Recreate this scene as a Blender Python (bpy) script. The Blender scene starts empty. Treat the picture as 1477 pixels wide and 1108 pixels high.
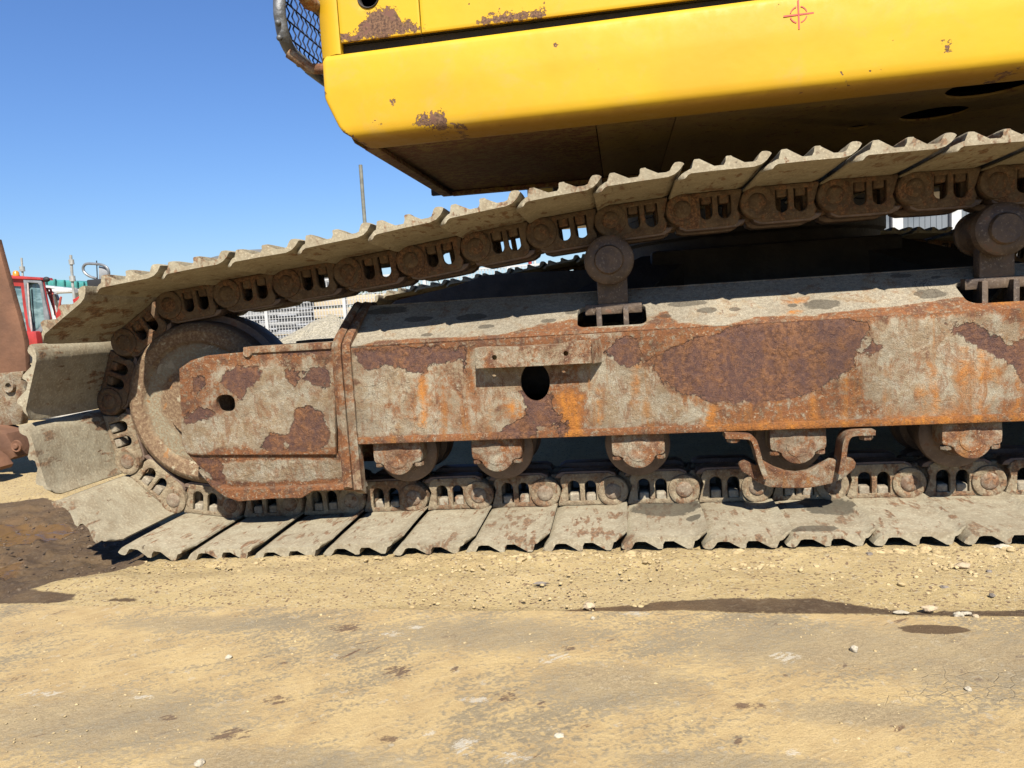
import bpy, bmesh, math, random
import numpy as np
from mathutils import Vector, Matrix, noise as mn
from mathutils.geometry import tessellate_polygon
random.seed(7)
S = bpy.context.scene
C = S.collection
R = math.radians

# ---------------------------------------------------------------- camera
HC = .585                                   # eye height above the steel plate
F, CX, CY = 1050., 738.5, 554.
nrm = lambda v: v/np.linalg.norm(v)
eY = nrm(np.array([158., -117, 1050])); eX = np.array([6738., -316, -1050]); eX = nrm(eX-eX.dot(eY)*eY)
eZ = np.cross(eX, eY); eZ = -eZ if eZ[1] > 0 else eZ
cd = bpy.data.cameras.new('camera'); cam = bpy.data.objects.new('camera', cd); C.objects.link(cam)
cd.sensor_width = 36; cd.lens = F/1477*36; cd.clip_start = .02; cd.clip_end = 3000
cam.matrix_world = Matrix(((eX[0], -eX[1], -eX[2], 0), (eY[0], -eY[1], -eY[2], 0), (eZ[0], -eZ[1], -eZ[2], HC), (0, 0, 0, 1)))
S.camera = cam
def ray(u, v):
    d = np.array([u-CX, v-CY, F]); return d@eX, d@eY, d@eZ
def at(u, v, Y):                            # point on the vertical plane at distance Y
    r = ray(u, v); t = Y/r[1]; return (r[0]*t, Y, HC+r[2]*t)
def atz(u, v, Z):
    r = ray(u, v); t = (Z-HC)/r[2]; return (r[0]*t, r[1]*t, Z)
def atx(u, v, X):
    r = ray(u, v); t = X/r[0]; return (X, r[1]*t, HC+r[2]*t)

# ---------------------------------------------------------------- light
sun_dir = Vector((.27, -1, 1.16)).normalized()       # towards the sun
el = math.asin(sun_dir.z); az = math.atan2(sun_dir.x, sun_dir.y)
W = bpy.data.worlds.new('World'); S.world = W; W.use_nodes = True
wt = W.node_tree; bg = wt.nodes['Background']
sky = wt.nodes.new('ShaderNodeTexSky'); sky.sky_type = 'NISHITA'; sky.sun_disc = False
sky.sun_elevation = el; sky.sun_rotation = az; sky.air_density = 1.45; sky.dust_density = 0.0; sky.ozone_density = 8; sky.altitude = 0
tn = wt.nodes.new('ShaderNodeMix'); tn.data_type = 'RGBA'; tn.blend_type = 'MULTIPLY'; tn.inputs[0].default_value = 1; tn.inputs[7].default_value = (.84, .97, 1.28, 1)
wt.links.new(sky.outputs[0], tn.inputs[6]); wt.links.new(tn.outputs[2], bg.inputs[0]); bg.inputs[1].default_value = .05
sl = bpy.data.lights.new('sun', 'SUN'); sl.energy = 5.0; sl.angle = R(.55); sl.color = (1, .945, .86)
so = bpy.data.objects.new('sun', sl); C.objects.link(so); so.rotation_euler = sun_dir.to_track_quat('Z', 'Y').to_euler()
S.view_settings.view_transform = 'Standard'; S.view_settings.look = 'None'
S.view_settings.exposure = 1.11; S.view_settings.gamma = 1
S.cycles.max_bounces = 5; S.cycles.diffuse_bounces = 1

# ---------------------------------------------------------------- node helper
ALB = .62                                   # colours below are written as they read in the sun; this brings them to real reflectances
class NT:
    def __init__(s, name, rough=.8, metal=0):
        s.m = bpy.data.materials.new(name); s.m.use_nodes = True; s.t = s.m.node_tree
        s.b = s.t.nodes['Principled BSDF']; s.b.inputs['Roughness'].default_value = rough; s.b.inputs['Metallic'].default_value = metal
    def n(s, t, **k):
        q = s.t.nodes.new(t)
        for a, v in k.items(): setattr(q, a, v)
        return q
    def l(s, a, b):
        if isinstance(a, (int, float)): b.default_value = a
        elif isinstance(a, tuple): b.default_value = a if len(a) == 4 or b.type == 'VECTOR' else (*a, 1)
        else: s.t.links.new(a, b)
    def co(s, kind='Object', rnd=False, scale=(1, 1, 1), rot=(0, 0, 0), loc=(0, 0, 0)):
        v = s.n('ShaderNodeNewGeometry').outputs['Position'] if kind == 'World' else s.n('ShaderNodeTexCoord').outputs[kind]
        if rnd:
            oi = s.n('ShaderNodeObjectInfo'); m = s.n('ShaderNodeMath', operation='MULTIPLY'); s.l(oi.outputs['Random'], m.inputs[0]); m.inputs[1].default_value = 37.
            a = s.n('ShaderNodeVectorMath', operation='ADD'); s.l(v, a.inputs[0]); s.l(m.outputs[0], a.inputs[1]); v = a.outputs[0]
        if scale != (1, 1, 1) or rot != (0, 0, 0) or loc != (0, 0, 0):
            mp = s.n('ShaderNodeMapping'); s.l(v, mp.inputs[0]); mp.inputs['Scale'].default_value = scale; mp.inputs['Rotation'].default_value = rot; mp.inputs['Location'].default_value = loc
            v = mp.outputs[0]
        return v
    def noise(s, vec, scale, detail=4, rough=.55, dist=0, col=False):
        q = s.n('ShaderNodeTexNoise'); s.l(vec, q.inputs['Vector']); q.inputs['Scale'].default_value = scale
        q.inputs['Detail'].default_value = detail; q.inputs['Roughness'].default_value = rough; q.inputs['Distortion'].default_value = dist
        return q.outputs['Color' if col else 'Fac']
    def voro(s, vec, scale, feat='F1', out='Distance'):
        q = s.n('ShaderNodeTexVoronoi', feature=feat); s.l(vec, q.inputs['Vector']); q.inputs['Scale'].default_value = scale; return q.outputs[out]
    def sm(s, x, a, b):                       # smoothstep between a and b (a>b allowed)
        q = s.n('ShaderNodeMapRange', interpolation_type='SMOOTHSTEP'); s.l(x, q.inputs[0])
        q.inputs[1].default_value = min(a, b); q.inputs[2].default_value = max(a, b)
        q.inputs[3].default_value = 0 if a < b else 1; q.inputs[4].default_value = 1 if a < b else 0
        return q.outputs[0]
    def math(s, op, a, b=0., clamp=False):
        q = s.n('ShaderNodeMath', operation=op, use_clamp=clamp); s.l(a, q.inputs[0]); s.l(b, q.inputs[1]); return q.outputs[0]
    def mix(s, f, a, b, mode='MIX'):
        q = s.n('ShaderNodeMix', data_type='RGBA', blend_type=mode); s.l(f, q.inputs[0]); s.l(a, q.inputs[6]); s.l(b, q.inputs[7]); return q.outputs[2]
    def attr(s, nm): return s.n('ShaderNodeAttribute', attribute_name=nm).outputs['Fac']
    def sepz(s, v, ax='Z'):
        q = s.n('ShaderNodeSeparateXYZ'); s.l(v, q.inputs[0]); return q.outputs[ax]
    def bump(s, h, dist, strength=1, nrm=None):
        q = s.n('ShaderNodeBump'); s.l(h, q.inputs['Height']); q.inputs['Distance'].default_value = dist; q.inputs['Strength'].default_value = strength
        if nrm is not None: s.l(nrm, q.inputs['Normal'])
        return q.outputs[0]
    def out(s, col=None, nrm=None, rough=None, spec=None, metal=None):
        if isinstance(col, tuple): col = tuple(c*ALB for c in col[:3])
        elif col is not None: col = s.mix(1., col, (ALB, ALB, ALB), 'MULTIPLY')
        for v, k in ((col, 'Base Color'), (nrm, 'Normal'), (rough, 'Roughness'), (spec, 'Specular IOR Level'), (metal, 'Metallic')):
            if v is not None: s.l(v, s.b.inputs[k])
        return s.m
def flat(name, col, rough=.7, metal=0, var=.25, sc=8, bump=.0):
    k = NT(name, rough, metal); v = k.co('Object', True); n = k.noise(v, sc, 6)
    lo = tuple(c*(1-var) for c in col); hi = tuple(min(1, c*(1+var)) for c in col)
    return k.out(k.mix(k.sm(n, .3, .7), lo, hi), k.bump(k.noise(v, sc*6, 4), bump) if bump else None)

CREAM = (.43, .375, .265); TAN = (.34, .24, .135); ORG = (.44, .17, .04); RUST = (.25, .098, .036); DARK = (.085, .038, .028); BRN = (.16, .075, .04)

def ellipse_mask(k, v, ells, amp=.55, nsc=30):
    """dark oval spots laid into the colour: list of (x, y, rx, ry) in world metres"""
    nz = k.math('MULTIPLY', k.math('SUBTRACT', k.noise(v, nsc, 6, .65), .5), amp*4)
    x = k.sepz(v, 'X'); y = k.sepz(v, 'Y'); tot = None
    for (ex, ey, rx, ry) in ells:
        a = k.math('DIVIDE', k.math('SUBTRACT', x, ex), rx); b = k.math('DIVIDE', k.math('SUBTRACT', y, ey), ry)
        d = k.math('ADD', k.math('ADD', k.math('MULTIPLY', a, a), k.math('MULTIPLY', b, b)), nz)
        mk = k.sm(d, 1.10, .80); tot = mk if tot is None else k.math('MAXIMUM', tot, mk)
    return k.math('MULTIPLY', tot, k.sm(k.sepz(v, 'Z'), .66, .65)) if nsc == 30 else tot

def rusty(name, cream=.5, dark=.35, streak=.3, attrs=False, mud=0., ovals=None, rnd=False, tint=1., big=5., bump=1., tan=TAN):
    """weathered painted steel: cream paint / dried mud, orange rust, dark scale rust"""
    k = NT(name, .82); v = k.co('Object', rnd)
    vw = k.co('World')
    vz = k.n('ShaderNodeMapping'); k.l(v, vz.inputs[0]); vz.inputs['Scale'].default_value = (1, 1, .55 if attrs else 1)
    nb = k.noise(vz.outputs[0], big*(1.3 if attrs else 1), 8, .68, .7); nm = k.noise(v, 22, 6, .65, .4); nf = k.noise(v, 110, 5, .7); ng = k.noise(v, 420, 3, .7)
    vs = k.n('ShaderNodeMapping'); k.l(v, vs.inputs[0]); vs.inputs['Scale'].default_value = (26, 26, 2.6)
    ns = k.noise(vs.outputs[0], 1., 5, .6, .2)
    cc = k.mix(k.sm(nm, .35, .68), CREAM, tan)
    cc = k.mix(k.sm(nf, .5, .75), cc, (.52, .475, .37))
    ro = k.mix(k.math('MULTIPLY', k.sm(nf, .45, .7), k.sm(nm, .35, .55)), RUST, ORG)
    ro = k.mix(k.sm(nm, .47, .62), ro, BRN); ro = k.mix(k.sm(k.math('ADD', nf, k.math('MULTIPLY', ng, .3)), .74, .80), ro, (.40, .31, .20))
    vc = k.n('ShaderNodeMapping'); k.l(v, vc.inputs[0]); vc.inputs['Scale'].default_value = (1, 1, .45); sk = k.noise(vc.outputs[0], 42, 9, .80, .5); cc = k.mix(k.math('MULTIPLY', k.sm(k.noise(v, 13, 6, .7, .8), .42, .62), .55), cc, (.21, .135, .07)); cc = k.mix(k.math('MULTIPLY', k.sm(sk, .50, .60), .70), cc, (.25, .12, .055)); cc = k.mix(k.math('MULTIPLY', k.sm(k.noise(v, 30, 8, .8), .60, .66), .8), cc, (.13, .06, .035))
    rm = k.math('ADD', k.math('ADD', k.math('MULTIPLY', nb, .62), k.math('MULTIPLY', nm, .38)), k.math('MULTIPLY', k.math('SUBTRACT', nf, .5), .35))
    if attrs: rm = k.math('ADD', k.math('ADD', rm, k.attr('rust')), k.math('MULTIPLY', k.math('SUBTRACT', ns, .5), .30))
    th = .30+.42*cream
    frust = k.sm(rm, th-.03, th+.10)
    if attrs: frust = k.math('MULTIPLY', frust, k.sm(k.noise(v, 75, 6, .75), .34, .50))
    col = k.mix(frust, cc, ro)
    if streak:
        st = k.math('MULTIPLY', k.sm(ns, .66-.12*streak, .80-.12*streak), k.sm(nm, .3, .55)); col = k.mix(k.math('MULTIPLY', st, .85), col, (.37, .165, .045))
    if attrs:
        so_ = k.sm(k.math('ADD', k.attr('orange'), k.math('MULTIPLY', k.math('SUBTRACT', nm, .5), .06)), -.008, .02)
        col = k.mix(k.math('MULTIPLY', so_, k.math('MULTIPLY', k.sm(nf, .28, .5), k.sm(nm, .18, .42))), col, k.mix(k.sm(ns, .4, .65), (.56, .215, .032), (.34, .125, .032)))
    nd = k.noise(v, 9, 6, .6, .5)
    dk = k.math('ADD', nd, k.math('MULTIPLY', k.math('SUBTRACT', nf, .5), .25))
    dth = .82-.42*dark
    fd = k.sm(dk, dth, dth+.03)
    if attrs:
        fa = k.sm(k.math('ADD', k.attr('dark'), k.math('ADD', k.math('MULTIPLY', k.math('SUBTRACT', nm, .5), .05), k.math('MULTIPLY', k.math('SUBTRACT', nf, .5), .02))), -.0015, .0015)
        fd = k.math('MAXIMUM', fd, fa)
    dc = k.mix(k.sm(nf, .4, .65), (.105, .05, .038), (.19, .09, .05)); dc = k.mix(k.sm(ng, .58, .72), dc, (.27, .13, .07)); dc = k.mix(k.math('MULTIPLY', k.sm(nm, .54, .66), .45), dc, (.24, .10, .035))
    dc = k.mix(k.math('MULTIPLY', k.sm(k.math('ADD', k.math('MULTIPLY', nb, .7), k.math('MULTIPLY', nm, .3)), .47, .60), .75), dc, k.mix(k.sm(nf, .4, .6), (.16, .07, .03), (.34, .15, .055)))
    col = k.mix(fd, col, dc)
    if mud:
        mu = k.noise(v, 13, 6, .6, .3); mm_ = k.math('MULTIPLY', k.sm(mu, .62-.3*mud, .72-.3*mud), .9)
        if attrs: mm_ = k.math('MULTIPLY', mm_, k.sm(k.math('ADD', k.attr('rust'), k.math('MULTIPLY', k.math('SUBTRACT', nf, .5), .1)), .02, -.02))
        col = k.mix(mm_, col, k.mix(k.sm(nf, .35, .65), (.30, .255, .18), (.44, .385, .28)))
    pt = k.sm(k.noise(v, 95, 3, .6, .5), .70, .74); col = k.mix(k.math('MULTIPLY', pt, .8), col, (.06, .035, .025))
    if ovals:
        om = ellipse_mask(k, vw, ovals); col = k.mix(k.math('MULTIPLY', om, .66), col, (.06, .05, .035))
    if attrs:
        ce = k.math('ABSOLUTE', k.math('ADD', k.attr('dark'), k.math('ADD', k.math('MULTIPLY', k.math('SUBTRACT', nm, .5), .05), k.math('MULTIPLY', k.math('SUBTRACT', nf, .5), .02))))
        col = k.mix(k.math('MULTIPLY', k.math('MULTIPLY', k.sm(ce, .0016, .0004), k.sm(k.noise(v, 8, 3), .42, .55)), .75), col, (.04, .025, .02))
        ln = k.math('ABSOLUTE', k.math('SUBTRACT', k.noise(v, 5, 6, .62, 1.2), .5)); col = k.mix(k.math('MULTIPLY', k.math('MULTIPLY', k.sm(ln, .004, .001), k.sm(k.noise(v, 3, 2), .5, .6)), .6), col, (.05, .03, .02))
    wt_ = k.sm(k.noise(v, 3.2, 4), .25, .75); col = k.mix(1., col, k.mix(wt_, (.82,)*3, (1.14,)*3), 'MULTIPLY')
    sp = k.sm(ng, .25, .75); col = k.mix(1., col, k.mix(sp, (.60*tint,)*3, (1.26*tint,)*3), 'MULTIPLY')
    h = k.math('ADD', k.math('MULTIPLY', nf, .5), k.math('MULTIPLY', ng, .25))
    h = k.math('ADD', h, k.math('MULTIPLY', nm, .9)); h = k.math('SUBTRACT', h, k.math('MULTIPLY', fd, .38)); h = k.math('SUBTRACT', h, k.math('MULTIPLY', frust, .16))
    rg = k.mix(fd, (.88,)*3, (.62,)*3)
    return k.out(col, k.bump(h, .0055*bump), rg, .3)

def mudsteel(name, c1=(.36, .325, .25), c2=(.26, .225, .165), rs=.35, ovals=None, dark=1., bump=1., lines=False):
    """track steel under dried mud with rust freckles"""
    k = NT(name, .85); v = k.co('Object', True); vw = k.co('World')
    vs = k.n('ShaderNodeMapping'); k.l(v, vs.inputs[0]); vs.inputs['Scale'].default_value = (60, 18, 40)
    nb = k.noise(v, 7, 6, .6); nm = k.noise(v, 30, 6, .65, .3); nf = k.noise(v, 160, 5, .7); nl = k.noise(vs.outputs[0], 1., 5, .6, .4)
    col = k.mix(k.sm(nm, .35, .68), c1, c2); col = k.mix(k.sm(nf, .52, .72), col, tuple(min(1, c*1.28) for c in c1))
    e = k.math('ADD', k.math('MULTIPLY', nb, .5), k.math('MULTIPLY', nl, .5))
    col = k.mix(k.math('MULTIPLY', k.sm(e, .60-.12*rs, .66-.12*rs), .85), col, k.mix(k.sm(nf, .4, .6), (.13, .065, .035), (.30, .15, .07)))
    col = k.mix(k.sm(nl, .69, .74), col, (.09, .06, .04))
    if ovals:
        om = k.math('MULTIPLY', ellipse_mask(k, vw, ovals), k.sm(k.sepz(vw, 'Z'), .3, .29)); col = k.mix(k.math('MULTIPLY', om, .8), col, (.045, .04, .03))
    col = k.mix(k.math('MULTIPLY', k.sm(k.noise(v, 3.5, 5), .45, .65), .35), col, tuple(c*.7 for c in c2)); col = k.mix(1., col, k.mix(k.sm(nf, .3, .7), (.88*dark,)*3, (1.07*dark,)*3), 'MULTIPLY')
    h = k.math('ADD', k.math('MULTIPLY', nf, .45), k.math('ADD', k.math('MULTIPLY', nm, .8), k.math('MULTIPLY', nb, 1.)))
    h = k.math('SUBTRACT', h, k.math('MULTIPLY', k.sm(nl, .66, .72), .3))
    return k.out(col, k.bump(h, .004*bump), None, .25)

def yellow(name, attrs=True, spots=.5):
    k = NT(name, .42); v = k.co('Object'); nb = k.noise(v, 3, 4); nm = k.noise(v, 24, 6, .65); nf = k.noise(v, 150, 5, .7)
    col = k.mix(k.sm(nb, .3, .7), (.74, .455, .018), (.68, .39, .018))
    ns = k.noise(v, 60, 3, .6)
    f = k.sm(k.math('ADD', k.math('MULTIPLY', ns, .6), k.math('MULTIPLY', k.noise(v, 5, 3), .4)), .70-.07*spots, .72-.07*spots)
    if attrs:
        f = k.math('MAXIMUM', f, k.sm(k.math('ADD', k.attr('dark'), k.math('ADD', k.math('MULTIPLY', k.math('SUBTRACT', ns, .5), .045), k.math('MULTIPLY', k.math('SUBTRACT', nf, .5), .04))), -.002, 0))
        gr = k.sm(k.math('ADD', k.attr('grime'), k.math('MULTIPLY', k.math('SUBTRACT', nm, .5), .5)), .1, .8); col = k.mix(k.math('MULTIPLY', gr, .75), col, (.30, .15, .03))  # paint turns browner towards the bottom of the skirt
    rc = k.mix(k.sm(nf, .4, .6), (.09, .05, .035), (.25, .14, .08)); rc = k.mix(k.sm(nm, .56, .6), rc, (.20, .10, .07))
    col = k.mix(f, col, rc)
    rg = k.mix(f, k.mix(k.sm(nm, .3, .7), (.46,)*3, (.62,)*3), (.85,)*3)
    dst = k.noise(v, 7, 7, .7, .5); col = k.mix(k.math('MULTIPLY', k.sm(dst, .5, .75), .28), col, (.50, .37, .16))
    sc_ = k.n('ShaderNodeMapping'); k.l(v, sc_.inputs[0]); sc_.inputs['Scale'].default_value = (9, 60, 160); col = k.mix(k.math('MULTIPLY', k.sm(k.noise(sc_.outputs[0], 1., 6, .8, .4), .66, .72), .35), col, (.45, .28, .05))
    h = k.math('SUBTRACT', k.math('ADD', k.math('MULTIPLY', nb, 1.6), k.math('MULTIPLY', nf, .04)), k.math('MULTIPLY', f, .25))
    return k.out(col, k.bump(h, .003), rg, .25)

# ---------------------------------------------------------------- object helpers
def link(o, parent=None):
    C.objects.link(o)
    if parent: o.parent = parent
    return o
def tag(o, label=None, cat=None, group=None, kind=None):
    for a, b in (('label', label), ('category', cat), ('group', group), ('kind', kind)):
        if b: o[a] = b
    return o
def empty(name, loc=(0, 0, 0), **k):
    o = bpy.data.objects.new(name, None); o.location = loc; o.empty_display_size = .2; C.objects.link(o); return tag(o, **k)
def fin(me, smooth=35):
    if smooth:
        me.shade_smooth(); me.set_sharp_from_angle(angle=R(smooth))
    return me
def obj(name, me, mat, parent=None, origin=None, smooth=35, label=None):
    """me in the parent's coordinates (parents here sit at identity unless origin given)"""
    if isinstance(me, bmesh.types.BMesh):
        bm = me; me = bpy.data.meshes.new(name); bm.normal_update(); bm.to_mesh(me); bm.free()
    fin(me, smooth)
    if mat and not me.materials: me.materials.append(mat)
    o = bpy.data.objects.new(name, me)
    if origin: o.location = origin
    if label: o['label'] = label
    return link(o, parent)
def box(bm, x0, x1, y0, y1, z0, z1, bev=0., M=None, seg=2):
    g = bmesh.ops.create_cube(bm, size=1)['verts']
    for v in g: v.co = Vector((x0+(v.co.x+.5)*(x1-x0), y0+(v.co.y+.5)*(y1-y0), z0+(v.co.z+.5)*(z1-z0)))
    if bev:
        es = list({e for v in g for e in v.link_edges})
        r = bmesh.ops.bevel(bm, geom=es, offset=bev, segments=seg, affect='EDGES', profile=.6); g = list({v for f in r['faces'] for v in f.verts})
        g = g if M else g
    if M is not None:
        for v in {w for v in g for f in v.link_faces for w in f.verts}: v.co = M@v.co
    return bm
def bx(*a, **k): return box(bmesh.new(), *a, **k)
def lathe(prof, cx, cz, n=48, bm=None, axis='Y'):
    """revolve (radius, y) about an axis along Y through (cx, cz)"""
    bm = bm or bmesh.new(); rings = []
    for r, y in prof:
        if r < 1e-5: rings.append([bm.verts.new((cx, y, cz) if axis == 'Y' else (cx, cz, y))]); continue
        ring = []
        for i in range(n):
            a = 2*math.pi*i/n
            ring.append(bm.verts.new((cx+r*math.cos(a), y, cz+r*math.sin(a)) if axis == 'Y' else (cx+r*math.cos(a), cz+r*math.sin(a), y)))
        rings.append(ring)
    for A, B in zip(rings, rings[1:]):
        for i in range(n):
            j = (i+1) % n
            if len(A) == 1 and len(B) == 1: continue
            if len(A) == 1: bm.faces.new((A[0], B[i], B[j]))
            elif len(B) == 1: bm.faces.new((A[i], B[0], A[j]))
            else: bm.faces.new((A[i], B[i], B[j], A[j]))
    bmesh.ops.recalc_face_normals(bm, faces=bm.faces)
    return bm
def tube(pts, r, n=10, bm=None, cap=True):
    bm = bm or bmesh.new(); pts = [Vector(p) for p in pts]; rings = []; up = Vector((0.13, .2, 1)).normalized(); prev = None
    for i, p in enumerate(pts):
        d = (pts[min(i+1, len(pts)-1)]-pts[max(i-1, 0)]).normalized()
        a = prev if prev is not None else (d.cross(up) if abs(d.dot(up)) < .95 else d.cross(Vector((1, 0, 0))))
        a = (a-d*a.dot(d)).normalized(); prev = a; b = d.cross(a)
        rr = r[i] if isinstance(r, (list, tuple)) else r
        rings.append([bm.verts.new(p+(a*math.cos(2*math.pi*k/n)+b*math.sin(2*math.pi*k/n))*rr) for k in range(n)])
    for A, B in zip(rings, rings[1:]):
        for k in range(n): bm.faces.new((A[k], A[(k+1) % n], B[(k+1) % n], B[k]))
    if cap: bm.faces.new(rings[0][::-1]); bm.faces.new(rings[-1])
    bmesh.ops.recalc_face_normals(bm, faces=bm.faces)
    return bm
def arc(cx, cz, r, a0, a1, n=8, rz=None):
    rz = rz or r
    return [(cx+r*math.cos(R(a0+(a1-a0)*i/n)), cz+rz*math.sin(R(a0+(a1-a0)*i/n))) for i in range(n+1)]
def plate(outline, holes, t, bev=.0012, M=None, mid=0.):
    """flat plate with real holes: outline in local (x, z), thickness t about y=mid; returns a mesh"""
    cu = bpy.data.curves.new('c', 'CURVE'); cu.dimensions = '2D'; cu.fill_mode = 'BOTH'
    cu.extrude = max(t/2-bev, .0001); cu.bevel_depth = bev; cu.bevel_resolution = 1; cu.offset = -bev
    for loop in [outline]+list(holes):
        sp = cu.splines.new('POLY'); sp.points.add(len(loop)-1); sp.use_cyclic_u = True
        for p, q in zip(sp.points, loop): p.co = (q[0], q[1], 0, 1)
    o = bpy.data.objects.new('c', cu); C.objects.link(o); dg = bpy.context.evaluated_depsgraph_get()
    me = bpy.data.meshes.new_from_object(o.evaluated_get(dg)); bpy.data.objects.remove(o); bpy.data.curves.remove(cu)
    for v in me.vertices:
        v.co = Vector((v.co.x, mid-v.co.z, v.co.y))
        if M is not None: v.co = M@v.co
    bm = bmesh.new(); bm.from_mesh(me); bmesh.ops.remove_doubles(bm, verts=bm.verts, dist=1e-5); bmesh.ops.recalc_face_normals(bm, faces=bm.faces); bm.to_mesh(me); bm.free()
    me.materials.clear()
    return me
def cuts(me, step, axes='xz'):
    bm = bmesh.new(); bm.from_mesh(me)
    for ax in axes:
        i = 'xyz'.index(ax); cs = [v.co[i] for v in bm.verts]; a = min(cs)+step*.51; b = max(cs)
        no = Vector((0, 0, 0)); no[i] = 1
        while a < b-step*.3:
            c = Vector((0, 0, 0)); c[i] = a
            bmesh.ops.bisect_plane(bm, geom=bm.verts[:]+bm.edges[:]+bm.faces[:], plane_co=c, plane_no=no, dist=1e-6); a += step
    bm.to_mesh(me); bm.free(); return me
def sdf(px, pz, polys, lim=.06):
    """signed distance (positive inside) to a union of polygons for arrays of points"""
    best = np.full(px.shape, -lim)
    for poly in polys:
        P = np.array(poly); Q = np.roll(P, -1, 0); d = np.full(px.shape, 9.); ins = np.zeros(px.shape, bool)
        for (ax, az_), (bx_, bz_) in zip(P, Q):
            ex, ez = bx_-ax, bz_-az_; t = np.clip(((px-ax)*ex+(pz-az_)*ez)/(ex*ex+ez*ez+1e-12), 0, 1)
            d = np.minimum(d, np.hypot(px-ax-t*ex, pz-az_-t*ez))
            c = ((az_ > pz) != (bz_ > pz)) & (px < (bx_-ax)*(pz-az_)/(bz_-az_+1e-15)+ax); ins ^= c
        best = np.maximum(best, np.where(ins, d, -d))
    return np.clip(best, -lim, lim)
def setattr_(me, name, vals):
    a = me.attributes.get(name) or me.attributes.new(name, 'FLOAT', 'POINT'); a.data.foreach_set('value', np.asarray(vals, dtype=np.float32))
def vco(me):
    a = np.empty(len(me.vertices)*3, np.float32); me.vertices.foreach_get('co', a); return a.reshape(-1, 3).astype(float)

# ================================================================ GROUND
def fbm(x, y, s, o=4, seed=0.):
    return mn.fractal(Vector((x*s+seed, y*s-seed, seed*1.7)), .9, 2.1, o)
def PG(pts, z=-.009): return [atz(u, v, z)[:2] for u, v in pts]
edgeY = lambda x: 1.347-.0255*x+.0035*math.sin(x*7+1)+.002*math.sin(x*23)          # far edge of the steel plate
wet_polys = [PG([(-400, 742), (0, 716), (60, 708), (100, 712), (165, 700), (260, 760), (205, 805), (175, 815), (110, 830), (60, 845), (40, 850), (108, 858), (110, 868), (60, 873), (-500, 878)]),
             PG([(808, 883), (822, 876), (880, 874), (940, 871), (1000, 866), (1100, 865), (1180, 867), (1230, 873), (1275, 879), (1340, 881), (1440, 880), (1600, 877), (1600, 894), (1440, 891), (1300, 890), (1150, 889), (980, 886)]),
             PG([(150, 871), (170, 866), (198, 867), (200, 872)]),
             PG([(-600, 640), (-60, 648), (-200, 690), (-900, 700)])]
pud_polys = [PG([(-200, 748), (20, 735), (95, 738), (100, 748), (60, 760), (-10, 770), (-260, 780)]), PG([(-100, 800), (20, 790), (35, 800), (10, 820), (-150, 830)])]
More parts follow.
